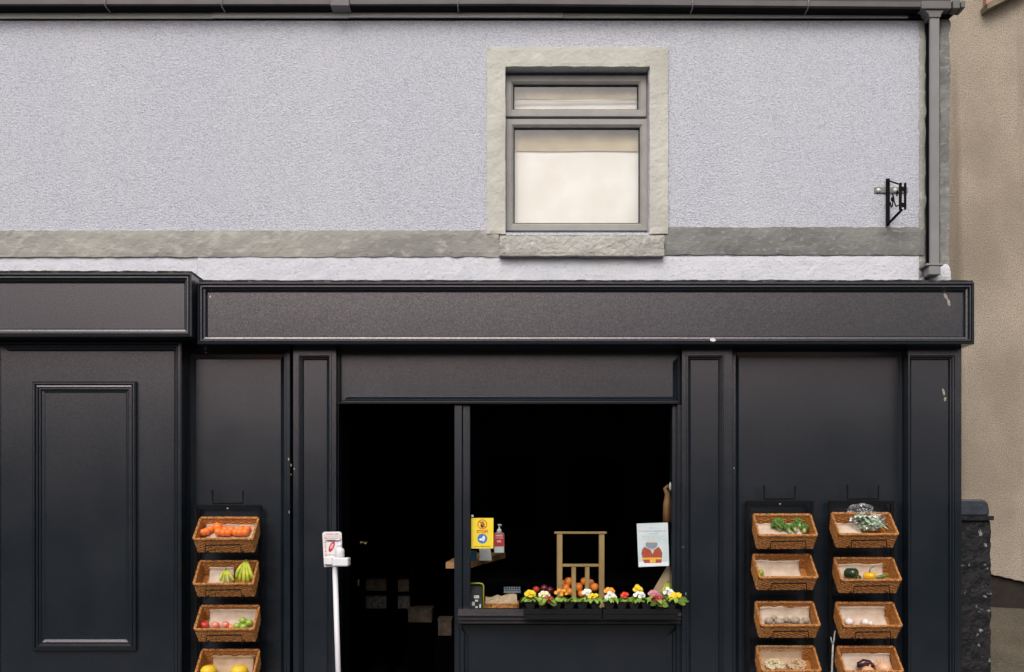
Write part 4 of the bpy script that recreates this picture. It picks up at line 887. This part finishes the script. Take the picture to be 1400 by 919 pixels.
def on(Mx, px, py, w_):     # point on the plane w = w_ above the basket base seen at (px, py)
    camp = Vector((0, -D, 1.5)); dirv = P(px, py, 0) - camp; Mi = Mx.inverted(); a = Mi @ camp; b = (Mi.to_3x3() @ dirv)
    s_ = (w_ - a.z)/b.z; q = a + b*s_
    q.y = min(max(q.y, .012), BD-.02)
    return Mx @ q
W0 = .038
def liner(Mx, u0, u1, v0, v1, label, mt='kraft', rise=.05, seed=0, amp=.012, w0=W0):
    prof = [(v0, w0), (v0+(v1-v0)*.5, w0-.004), (v1-.03, w0), (v1, w0+rise*.5), (v1+.006, w0+rise)]
    t = None; vs = []; n = 14
    pr2 = []
    for k in range(len(prof)-1):
        for s_ in range(3): f_ = s_/3; pr2.append((prof[k][0]*(1-f_)+prof[k+1][0]*f_, prof[k][1]*(1-f_)+prof[k+1][1]*f_))
    pr2.append(prof[-1])
    for j, (v, w_) in enumerate(pr2):
        for i in range(n+1):
            u = u0+(u1-u0)*i/n; e = (j == len(pr2)-1)
            vs.append(Mx @ Vector((u, v + .3*amp*noise.noise(Vector((u*14, j*.5, seed+2))), w_ + amp*noise.noise(Vector((u*11, v*11, seed))) + (amp*.7*noise.noise(Vector((u*25, 0, seed))) if e else 0))))
    m = MB(); L = len(pr2); m.add(vs, [(j*(n+1)+i, j*(n+1)+i+1, (j+1)*(n+1)+i+1, (j+1)*(n+1)+i) for j in range(L-1) for i in range(n)], 0, True)
    o = m.build('paper_sheet', M[mt]); sm = o.modifiers.new('solid', 'SOLIDIFY'); sm.thickness = .0015
    return tag(o, label, 'paper', 'paper sheets lining the baskets')

def rack(a, b, top, hx0, hx1, htop, rows, label):
    YR = -.075; t = thing('basket_rack', (X((a+b)/2, YR), YR, 0), label, 'rack', 'black metal basket racks on the wall')
    for xx in (a, b-4.5):
        m = MB(); m.box(X(xx,YR), X(xx+4.5,YR), YR, YR+.02, .12, Z(top,YR)); m.build('side_rail', M['iron'], t)
    m = MB(); m.box(X(a,YR), X(b,YR), YR-.002, YR+.022, Z(top+4,YR), Z(top,YR)+.001); m.build('top_rail', M['iron'], t)
    m = MB(); hy = YR-.006; m.tube([P(hx0, htop, hy), P(hx0+.5, top-2.5, hy), P(hx1-.5, top-3, hy), P(hx1, htop+1, hy)], .0062, 6, smooth=False); m.build('hook', M['iron'], t)
    c = P((a+b)/2, top+4.3, YR-.006); m = MB(); m.lathe([(.0065,0),(.005,.004)], c, 10, M=Matrix.Rotation(pi/2, 3, 'X')); m.build('screw', M['steel'], t)
    for (cx, py) in rows:
        Yf = -.362; h0 = py+9.5; m = MB(); l, r_ = cx-23.5, cx+24.5
        m.tube([P(l-.3, h0+12, Yf+.03), P(l, h0, Yf), P(r_, h0-.5, Yf), P(r_+.5, h0+12, Yf+.03)], .0042, 6, smooth=False)
        for e in (l-.3, r_+.5): m.tube([P(e, h0+12, Yf+.03), Vector((X(e, Yf+.03), YR, Z(h0+12, Yf+.03)+.07))], .0042, 6, smooth=False)
        m.build('basket_holder', M['iron'], t)

rows1 = [(304.5, 736), (305, 797.5), (306, 859.5), (306.5, 921)]
rows2 = [(1077, 731), (1078, 788.5), (1080.5, 854), (1082, 916)]
rows3 = [(1187.5, 729.5), (1191, 792), (1193, 855), (1195, 917)]
rack(265, 357.5, 691, 290.5, 332.5, 670, rows1, 'black metal rack left of the doorway with a hook above')
rack(1020.5, 1112.5, 685, 1044.5, 1087, 664, rows2, 'black metal rack right of the hatch, the one holding broccoli')
rack(1133.5, 1222.5, 685, 1158.5, 1201, 663, rows3, 'black metal rack nearest the right end of the shopfront')
B = {}
names = {(1,0): 'wicker basket of tangerines, top of the left rack', (1,1): 'wicker basket of bananas, second down on the left rack', (1,2): 'wicker basket of red and green apples on the left rack', (1,3): 'wicker basket of yellow melons at the bottom of the left rack',
         (2,0): 'wicker basket of broccoli, top of the middle rack', (2,1): 'nearly empty wicker basket with paper and one lime', (2,2): 'wicker basket of dusty potatoes on pale paper', (2,3): 'wicker basket holding cream beans and monkey nuts',
         (3,0): 'wicker basket with bagged salad, top of the right rack', (3,1): 'wicker basket with dark green and yellow peppers', (3,2): 'wicker basket with two garlic bulbs on kraft paper', (3,3): 'wicker basket of onions and a dark aubergine'}
for ci, rws in ((1, rows1), (2, rows2), (3, rows3)):
    for ri, (cx, py) in enumerate(rws): B[(ci, ri)] = basket(cx, py, names[(ci, ri)], 0.92 + random.uniform(-.012, .012), random.uniform(-.08, .08))

# contents
liner(B[(1,0)], -.16, .175, .02, .19, 'kraft paper under the tangerines', 'kraft_p', .035, 1)
for (x_, y_, r) in ((240,640,.025),(200,652,.024),(290,612,.024),(375,588,.029),(385,645,.026),(465,622,.024),(440,655,.023),(500,655,.023),(540,622,.025),(590,650,.025),(655,618,.025),(725,612,.024),(705,650,.025),(640,655,.024)):
    fruit('tangerine', on(B[(1,0)], 255+x_/8.75, 655+y_/8.75-1.5, W0+r*1.15), r*1.12, M['tang'], 'small bright tangerine heaped in the top left basket', 'tangerine', 'tangerines in the top left basket')
liner(B[(1,1)], -.13, .03, .02, .18, 'pale kraft paper beside the bananas', 'kraft_p', .05, 2)
Yb = -.27
bunch('large bunch of green yellow bananas at the right of its basket', (336.5, 767.5), [(323.5,791),(328,796),(334,798.5),(340,797.5),(345.5,793)], -.235, .0120)
bunch('small bunch of bananas left of the large bunch', (309, 779), [(302,795),(306.5,798),(313,798),(320,796)], -.235, .0090)
liner(B[(1,2)], -.14, .19, .02, .19, 'sheet of pale kraft paper behind the apples', 'kraft_p', .06, 3, .008)
for (px, py, r, mt, lb) in ((280, 855.5, .029, 'apple_r', 'deep red apple at the left of the apple basket'), (294.6, 856, .028, 'apple_p', 'pink apple next to the deep red one'), (308.5, 855.5, .027, 'apple_p', 'pink apple nearest the middle of the apple basket'),
                            (332, 849.5, .026, 'apple_g', 'green apple on top of the green pile'), (341, 852.5, .026, 'apple_g', 'green apple at the far right of the apple basket'), (324, 857, .025, 'apple_g', 'pale green apple at the left of the green pile'), (333, 858, .025, 'apple_g', 'green apple lying lowest in the green pile')):
    fruit('apple', on(B[(1,2)], px, py-1, W0+r), r, M[mt], lb, 'apple', 'apples in the apple basket', stem=(M['stalk'], .1), tilt=(random.uniform(-.5, .5), random.uniform(-.4, .4)), dim=.25)
fruit('peach', on(B[(1,2)], 316.5, 857.5, W0+.018), .02, M['peach'], 'small peach peeping up between pink and green apples', 'peach')
liner(B[(1,3)], -.12, .15, .02, .18, 'crumpled kraft paper behind the melons', 'kraft', .05, 4, .02)
fruit('melon', on(B[(1,3)], 285.5, 918, W0+.05), .056, M['melon'], 'yellow melon at the left of the lowest basket', 'melon', sq=.8, wob=.06)
fruit('melon', on(B[(1,3)], 327.5, 918, W0+.05), .058, M['melon'], 'yellow melon at the right of the lowest basket', 'melon', sq=.8, wob=.06)
liner(B[(2,0)], -.17, .13, .02, .17, 'pale kraft paper left of the broccoli', 'kraft_p', .03, 5)
def broccoli(c, r, label, dirv):
    t = thing('broccoli', c-Vector((0, 0, r)), label, 'broccoli', 'broccoli heads'); m = MB()
    for k in range(46):
        a = k*2.399; z = 1 - 1.35*(k+.5)/46; q = Vector((math.sqrt(max(0, 1-z*z))*cos(a), math.sqrt(max(0, 1-z*z))*sin(a), z))
        rr = r*.24*(1+.3*sin(k*7)); m.lathe([(rr*.5,-rr*.8),(rr,-.2*rr),(rr*.9,.45*rr),(rr*.4,.9*rr)], c + q*r*.86, 6, M=q.to_track_quat('Z','Y').to_matrix(), wob=.3, seed=k)
    m.build('florets', M['brocc'], t)
    m = MB()
    for k in range(5):
        a = k*2*pi/5; e = c + Vector((cos(a)*r*.5, sin(a)*r*.5-.01, r*.1)); m.tube([c+Vector(dirv)*r*1.25, e], [r*.3, r*.16], 6)
    m.tube([c+Vector(dirv)*r*1.6, c+Vector(dirv)*r*1.0], [r*.42, r*.36], 9); m.build('stem', M['brocc_s'], t)
b_ = B[(2,0)]
broccoli(on(b_, 1064, 718, W0+.035), .045, 'largest dark broccoli head at the left of the broccoli pile', (.3, .3, -.8))
broccoli(on(b_, 1075, 722, W0+.025), .028, 'small broccoli head beside the largest one, stem showing', (.5, -.6, -.7))
broccoli(on(b_, 1085, 721, W0+.025), .026, 'broccoli floret in the middle of the pile', (.2, -.8, -.6))
broccoli(on(b_, 1091, 714, W0+.03), .028, 'upper broccoli floret behind the others', (.2, -.6, -.7))
broccoli(on(b_, 1100, 722, W0+.025), .027, 'broccoli floret with pale stem near the right corner', (-.3, -.8, -.6))
liner(B[(2,1)], -.18, .12, .01, .175, 'large pale paper sheet filling the nearly empty basket', 'kraft_p', .055, 7, .01)
fruit('lime', on(B[(2,1)], 1040, 783.5, W0+.02), .022, M['lime'], 'single yellow green lime in the left corner of the nearly empty basket', 'lime', sq=1.1, dim=-.1)
liner(B[(2,2)], -.16, .17, .02, .18, 'pale crumpled paper under the potatoes', 'kraft_p', .06, 8, .02)
for (px, py, r, sq) in ((1051, 849, .030, .75), (1066, 850, .032, .7), (1075, 847, .024, .8), (1087, 848, .034, .7), (1102, 848, .028, .75), (1058, 845, .022, .8), (1095, 851, .022, .8)):
    fruit('potato', on(B[(2,2)], px, py, W0+r*.8), r, M['potato'], 'dusty brown potato in the middle rack basket', 'potato', 'potatoes in the middle rack basket', sq=sq, dim=0, wob=.25)
liner(B[(2,3)], -.165, .12, .02, .2, 'stiff brown card behind the beans and nuts', 'kraft', .09, 9, .004)
def heap(name, cpx, cpy, mt, label, cat, n, ln, r, spread):
    c = on(B[(2,3)], cpx, cpy, W0+.02); m = MB(); random.seed(len(label))
    for k in range(n):
        a = random.uniform(0, 2*pi); q = spread*math.sqrt(random.random()); p = c + Vector((q*cos(a), q*.6*sin(a), q*.5*sin(a) + .03*(1-q/spread)*random.random() + .01)); dv = Vector((random.uniform(-1,1), random.uniform(-.6,.2), random.uniform(-.6,.6))).normalized()*ln/2
        m.tube([p-dv, p-dv*.4+Vector((0,0,.002)), p+dv*.4+Vector((0,0,.002)), p+dv], [r*.5, r, r*.85, r*.5], 5)
    return tag(m.build(name, M[mt]), label, cat, kind='stuff')
heap('bean_heap', 1059, 911, 'sprout', 'heap of cream coloured beans at the left of its basket', 'beans', 170, .022, .004, .062)
heap('nut_heap', 1089, 911, 'nut', 'heap of speckled monkey nuts right of the cream beans', 'nuts', 150, .020, .006, .062)
liner(B[(3,0)], -.165, .0, .02, .16, 'pink tinged kraft paper left of the bagged salad', 'kraft_p', .03, 10)
# bagged salad
b_ = B[(3,0)]; c = on(b_, 1186, 720, W0+.02); sd = thing('salad_bag', c, 'clear plastic bag of salad leaves poking out of the top right basket', 'salad bag')
m = MB(); random.seed(12)
for k in range(60):
    a = random.uniform(0, 2*pi); hh = random.random(); p = c + Vector((-.03+.06*(1-hh)+random.uniform(-.085, .075)*(1-.6*hh), random.uniform(-.03, .04), -.015+.085*hh))
    leaf(m, p, Vector((cos(a), -.6, 0)), .055, .04, random.uniform(.1, 1.0), k)
tag(m.build('salad_leaves', M['lettuce'], sd), kind='stuff')
def crumple(c, rx, ry, rz, nm, par, seed, n=22, top=0):
    m = MB(); vs = []
    for j in range(n+1):
        th = pi*j/n
        for i in range(n*2):
            ph = 2*pi*i/(n*2); q = Vector((sin(th)*cos(ph), sin(th)*sin(ph), cos(th)))
            k = 1 + .35*noise.noise(q*3.1+Vector((seed, 0, 0))) + .22*noise.noise(q*7+Vector((0, seed, 0)))
            vs.append(c + Vector((q.x*rx*k, q.y*ry*k, q.z*rz*k)))
    w_ = n*2; m.add(vs, [(j*w_+i, j*w_+(i+1) % w_, (j+1)*w_+(i+1) % w_, (j+1)*w_+i) for j in range(n) for i in range(w_)]); return m.build(nm, M['bag'], par)
crumple(c + Vector((.02, .01, .015)), .070, .03, .040, 'salad_heart', sd, 3).data.materials[0] = M['lettuce']
crumple(c + Vector((.0, .0, .03)), .115, .05, .062, 'bag_body', sd, 1); crumple(c + Vector((-.035, .03, .105)), .085, .03, .045, 'bag_neck', sd, 5)
liner(B[(3,1)], -.165, .13, .02, .18, 'kraft paper under the two peppers', 'kraft_p', .05, 11, .008)
def pepper(c, r, mt, label, lobes=4, sq=.95, stem=True, long=1.0):
    t = thing('pepper', c-Vector((0,0,r)), label, 'pepper'); m = MB(); n = 20; vs = []; L = 10
    for i in range(L+1):
        a = -pi/2+pi*i/L
        for k in range(n):
            ph = 2*pi*k/n; rr = max(r*cos(a)*(1+.10*cos(lobes*ph)*cos(a*.6)), .0005); z = r*sq*sin(a) - (.28*r*math.exp(-(rr/(r*.4))**2) if a > 0 else 0)
            vs.append(c + Vector((rr*cos(ph)*long, rr*sin(ph), z)))
    m.add(vs, [(i*n+k, i*n+(k+1) % n, (i+1)*n+(k+1) % n, (i+1)*n+k) for i in range(L) for k in range(n)], 0, True); m.build('flesh', M[mt], t)
    if stem: m = MB(); m.tube([c+Vector((0,0,r*.6)), c+Vector((.0,0,r*1.05)), c+Vector((r*.3,0,r*1.4)), c+Vector((r*.9,0,r*1.65))], [r*.13,r*.1,r*.09,r*.1], 7); m.build('stem', M['stalk'], t)
b_ = B[(3,1)]
pepper(on(b_, 1164, 784, W0+.045), .046, 'pep_d', 'glossy dark green pepper at the left of the pepper basket', sq=.95, stem=False); pepper(on(b_, 1172, 790, W0+.02), .022, 'pep_d', 'small dark green pepper against the large dark one', stem=False, long=1.2)
pepper(on(b_, 1189, 787.5, W0+.033), .038, 'pep_y', 'yellow pepper with a curved green stem', sq=.8, long=1.1)
for k, (px, py, lb) in enumerate(((1203, 789.5, 'green chilli nearest the yellow pepper'), (1209, 788.5, 'green chilli at the right of the pepper basket'))):
    c = on(b_, px, py, W0+.012); m = MB(); m.tube([c+Vector((-.03,0,-.004)), c+Vector((-.01,0,.004)), c+Vector((.012,0,.007)), c+Vector((.03,.004,.0))], [.003,.009,.011,.005], 7); tag(m.build('chilli', M['chilli']), lb, 'chilli')
liner(B[(3,2)], -.165, .14, .02, .19, 'kraft paper sheet under the garlic bulbs', 'kraft_p', .06, 12, .007)
def bulb(c, r, mt, label, name, cat, group=None, neck=1.0, lean=(0, 0), ribs=.05, sq=.8):
    t = thing(name, c-Vector((0,0,r)), label, cat, group); m = MB(); n = 18; vs = []; prof = []
    for i in range(11):
        a = -pi/2+pi*i/10; prof.append((max(r*cos(a), r*.10), r*sq*sin(a)))
    prof += [(r*.12, r*(sq+.18*neck)), (r*.16, r*(sq+.4*neck))]
    R = Matrix.Rotation(lean[0], 3, 'X') @ Matrix.Rotation(lean[1], 3, 'Y')
    for i, (rr, z) in enumerate(prof):
        for k in range(n): ph = 2*pi*k/n; q = rr*(1+ribs*cos(6*ph)); vs.append(c + R @ Vector((q*cos(ph), q*sin(ph), z)))
    L = len(prof)-1; m.add(vs, [(i*n+k, i*n+(k+1) % n, (i+1)*n+(k+1) % n, (i+1)*n+k) for i in range(L) for k in range(n)] + [tuple(L*n+k for k in range(n))], 0, True); m.build('skin', M[mt], t)
    m = MB()
    for k in range(7): a = k*2*pi/7; e = c + R @ Vector((r*.16*cos(a), r*.16*sin(a), -r*sq-.006)); m.tube([c + R @ Vector((0, 0, -r*sq+.002)), e], .0012, 4)
    m.build('roots', M['kraft'], t)
b_ = B[(3,2)]
bulb(on(b_, 1160.5, 850.5, W0+.03), .035, 'garlic', 'white garlic bulb at the left of its basket', 'garlic_bulb', 'garlic', neck=.6); bulb(on(b_, 1183, 851, W0+.025), .031, 'garlic', 'pinkish garlic bulb near the middle of its basket', 'garlic_bulb', 'garlic', neck=.8, lean=(.2, .3)); bulb(on(b_, 1190, 853, W0+.02), .022, 'garlic', 'smallest garlic bulb, right of the pinkish one', 'garlic_bulb', 'garlic', neck=.5, lean=(.4, .8))
b_ = B[(3,3)]
liner(b_, -.15, .17, .02, .18, 'kraft paper behind the onions', 'kraft_p', .04, 13, .012)
bulb(on(b_, 1208, 914, W0+.05), .054, 'onion', 'large brown onion at the right of the lowest right basket', 'onion', 'onion', neck=1.0, ribs=.01, lean=(-.1, -.25), sq=.85); bulb(on(b_, 1187, 918, W0+.04), .043, 'onion', 'brown onion in front of the dark aubergine', 'onion', 'onion', neck=.7, ribs=.01, lean=(.2, .2)); bulb(on(b_, 1199, 909, W0+.035), .028, 'onion', 'small onion with a pale neck behind the large one', 'onion', 'onion', neck=2.2, ribs=.01)
c = on(b_, 1184, 909.5, W0+.05); ag = thing('aubergine', c, 'dark curved aubergine lying behind the onions', 'aubergine')
m = MB(); m.tube([c+Vector((-.055,0,-.018)), c+Vector((-.045,0,.002)), c+Vector((-.015,0,.016)), c+Vector((.02,0,.012)), c+Vector((.05,0,-.008))], [.008,.022,.026,.022,.012], 10); m.build('flesh', M['auber'], ag)
m = MB(); m.tube([c+Vector((.046,0,-.006)), c+Vector((.065,0,-.016))], [.012,.005], 8); m.build('stem', M['stalk'], ag)

# thin pale twig between the racks
tw = MB(); TYw = -.30
tw.tube([(X(1136,TYw), TYw, .0), P(1136.3, 960, TYw), P(1137, 925, TYw), P(1138, 900, TYw), P(1138.8, 881, TYw)], [.008, .0075, .007, .0062, .006], 7)
tw.tube([P(1138.8, 882, TYw), P(1140.3, 874, TYw), P(1140.6, 869, TYw), P(1141.8, 862.5, TYw)], [.006, .005, .0045, .003], 6); tw.tube([P(1138.8, 882, TYw), P(1136.6, 876, TYw), P(1135.8, 871, TYw)], [.0055, .0045, .003], 6)
tag(tw.build('forked_twig', M['twig']), 'thin pale forked twig standing between the two right racks', 'twig')

# ------------------------------------------------------------ iron sign bracket on the lilac wall
br = thing('sign_bracket', P(1214, 310, 0), 'black wrought iron hanging bracket bolted to the lilac wall', 'bracket')
m = MB(); m.cbox(X(1195), X(1240), -.012, .004, Z(264.5), Z(256.5), .002); m.build('wall_plate', M['iron' if False else 'stone_r'], br)
for px in (1201, 1223.5):
    m = MB(); m.lathe([(.0145,0),(.0145,.004),(.009,.010),(.003,.011)], P(px, 260.3, -.013), 12, M=Matrix.Rotation(pi/2, 3, 'X')); m.build('bolt', M['bolt'], br)
m = MB(); m.box(X(1210), X(1214.5), -.03, -.0125, Z(310), Z(246)); m.build('wall_bar', M['iron'], br)
BY = -.26; fxa, fxb = X(1229.5,BY), X(1236.5,BY)
bxw = X(1212.2)
m = MB(); m.box(fxa-.004, fxa+.010, BY-.02, BY, Z(287,BY), Z(251,BY)); m.box(fxb-.004, fxb+.006, BY-.02, BY, Z(287,BY), Z(251,BY)); m.box(fxa+.0101, fxb-.0041, BY-.014, BY-.006, Z(262,BY), Z(256,BY)); m.box(fxa+.0101, fxb-.0041, BY-.014, BY-.006, Z(284,BY), Z(278,BY)); m.build('front_bar', M['iron'], br)
m = MB(); m.tube([(bxw, -.02, Z(248)), (fxa, BY, Z(252,BY))], .0055, 6, smooth=False); m.build('top_bar', M['iron'], br)
m = MB(); m.tube([(bxw, -.02, Z(308)), ((fxa+fxb)/2, BY+.003, Z(287,BY))], .009, 6, smooth=False); m.build('brace', M['iron'], br)
def scroll(c0, r0, turns, a0, sgn):
    pts = []
    for k in range(26):
        t = k/25; a = a0+sgn*turns*2*pi*t; r = r0*(1-.78*t); pts.append((r*cos(a), r*sin(a)))
    return pts
def bp3(s_, z_): # point in the bracket's own plane: s_ 0 at the wall .. 1 at the front bar
    return Vector((bxw + (fxa-bxw)*s_, -.025 + (BY+.025)*s_, z_))
m = MB(); zc = Z(277)
m.tube([bp3(.10+.0+u*2.6+.25, zc-.02+v) for u, v in scroll(0, .05, 1.0, pi, 1)], .0045, 6); m.tube([bp3(.82+u*2.0, Z(267,-.2)+v) for u, v in scroll(0, .030, .8, 0, 1)], .0045, 6)
m.tube([bp3(.34, Z(268,-.05)), bp3(.48, Z(270,-.1)), bp3(.56, Z(276,-.15)), bp3(.72, Z(282,-.2)), bp3(.9, Z(280,-.25))], .0045, 6); m.build('scroll', M['iron'], br)

# ------------------------------------------------------------ right: pier, tan building, yard
pr_ = thing('gate_pier', (X(1336), .15, 0), 'low black painted rough stone pier at the right end of the shopfront', 'pier')
m = MB(); random.seed(5)
def lump(x0, x1, y0, y1, z0, z1, st, amp, mb, seed):
    nx = int((x1-x0)/st)+1; ny = int((y1-y0)/st)+1; nz_ = int((z1-z0)/st)+1
    def pt(i, j, k):
        p = Vector((x0+(x1-x0)*i/nx, y0+(y1-y0)*j/ny, z0+(z1-z0)*k/nz_)); q = p*14+Vector((seed, 0, 0))
        return p + Vector((noise.noise(q), noise.noise(q+Vector((7,3,1))), noise.noise(q+Vector((1,9,4)))*.6))*amp + Vector((noise.noise(q*3), noise.noise(q*3+Vector((7,3,1))), 0))*amp*.4
    def sheet(A, Bn, fn):
        vs = [fn(i, j) for j in range(Bn+1) for i in range(A+1)]; mb.add(vs, [(j*(A+1)+i, j*(A+1)+i+1, (j+1)*(A+1)+i+1, (j+1)*(A+1)+i) for j in range(Bn) for i in range(A)])
    sheet(nx, nz_, lambda i, k: pt(i, 0, k)); sheet(ny, nz_, lambda j, k: pt(nx, j, k)); sheet(ny, nz_, lambda j, k: pt(0, j, k)); sheet(nx, ny, lambda i, j: pt(i, j, nz_)); sheet(nx, nz_, lambda i, k: pt(i, ny, k))
lump(X(1312), X(1354.5), .0, .32, 0, Z(712), .014, .010, m, 3); m.build('stone_body', M['pier'], pr_)
m = MB(); lump(X(1312), X(1356.5), -.02, .34, Z(711.5), Z(705.5), .02, .006, m, 8); m.build('ledge', M['pier'], pr_)
m = MB(); x0, x1, zb, zt = X(1312), X(1352.5), Z(705.6), Z(683)
pts = [(x0, zb), (x1, zb), (x1+.005, zb+.03), (x1-.005, zt-.03), (x1-.02, zt-.008), (x1-.045, zt), (x0, zt+.002)]; m.prism(pts, .0, .31); m.build('coping', M['cap'], pr_, bevel=.012)
# tan building
tn = thing('tan_building', (X(1500,1.8), 2.2, 0), 'tan roughcast building set back on the right', 'building')
TY2 = 1.8
m = MB(); xl, xr = X(1150,TY2), X(1900,TY2)
zl = lambda px: Z(785.5+(px-1357)*.23, TY2)
vs = []; nx = 60
poly = [(xl, zl(1150))] + [(X(1300+k*4,TY2), zl(1300+k*4)+.012*noise.noise(Vector((k*.7, 0, 0)))) for k in range(40)] + [(xr, zl(1456)), (xr, 6.6), (xl, 6.6)]
m.prism(poly, TY2, TY2+.12); m.build('wall', M['tan'], tn)
m = MB(); m.box(xl, xr, TY2+.125, 4.0, 0, 6.55); m.build('core_wall', M['plinth'], tn)
m = MB(); m.prism([(xl, .0), (xr, .0), (xr, zl(1500)+.04), (X(1357,TY2), zl(1357)+.06), (xl, zl(1300)+.06)], TY2+.04, TY2+.1195); m.build('plinth', M['plinth'], tn)
EY = 1.68
m = MB(); p0 = (X(1350.5,EY), Z(12,EY)); 
m.prism([p0, (X(1420,EY), Z(-22,EY)), (X(1420,EY), Z(-30,EY)), (X(1349,EY), Z(5,EY))], EY, TY2-.001); m.build('bargeboard', M['barge'], tn)
m = MB(); m.prism([(X(1349,EY+.05), Z(4.6,EY+.05)), (X(1420,EY+.05), Z(-30.6,EY+.05)), (X(1420,EY+.05), Z(-60,EY+.05)), (X(1350,EY+.05), Z(-40,EY+.05))], EY+.06, TY2-.001); m.build('gable_render', M['rooftile'], tn)
# yard
yd = MB(); n1, n2 = 24, 16; vs = []
for j in range(n2+1):
    for i in range(n1+1):
        x = X(1302) + (8-X(1302))*i/n1; y = -.35 + (TY2+.3)*j/n2; px_ = 700 + x*200/(1+y/D)
        z_ = .22 + (.62-.22)*(j/n2) - .045*(x-4.2) + .006*noise.noise(Vector((x*3, y*3, 0))); vs.append((x, y, max(z_, -.05)))
yd.add(vs, [(j*(n1+1)+i, j*(n1+1)+i+1, (j+1)*(n1+1)+i+1, (j+1)*(n1+1)+i) for j in range(n2) for i in range(n1)], 0, True)
tag(yd.build('concrete_yard', M['concrete']), kind='structure')
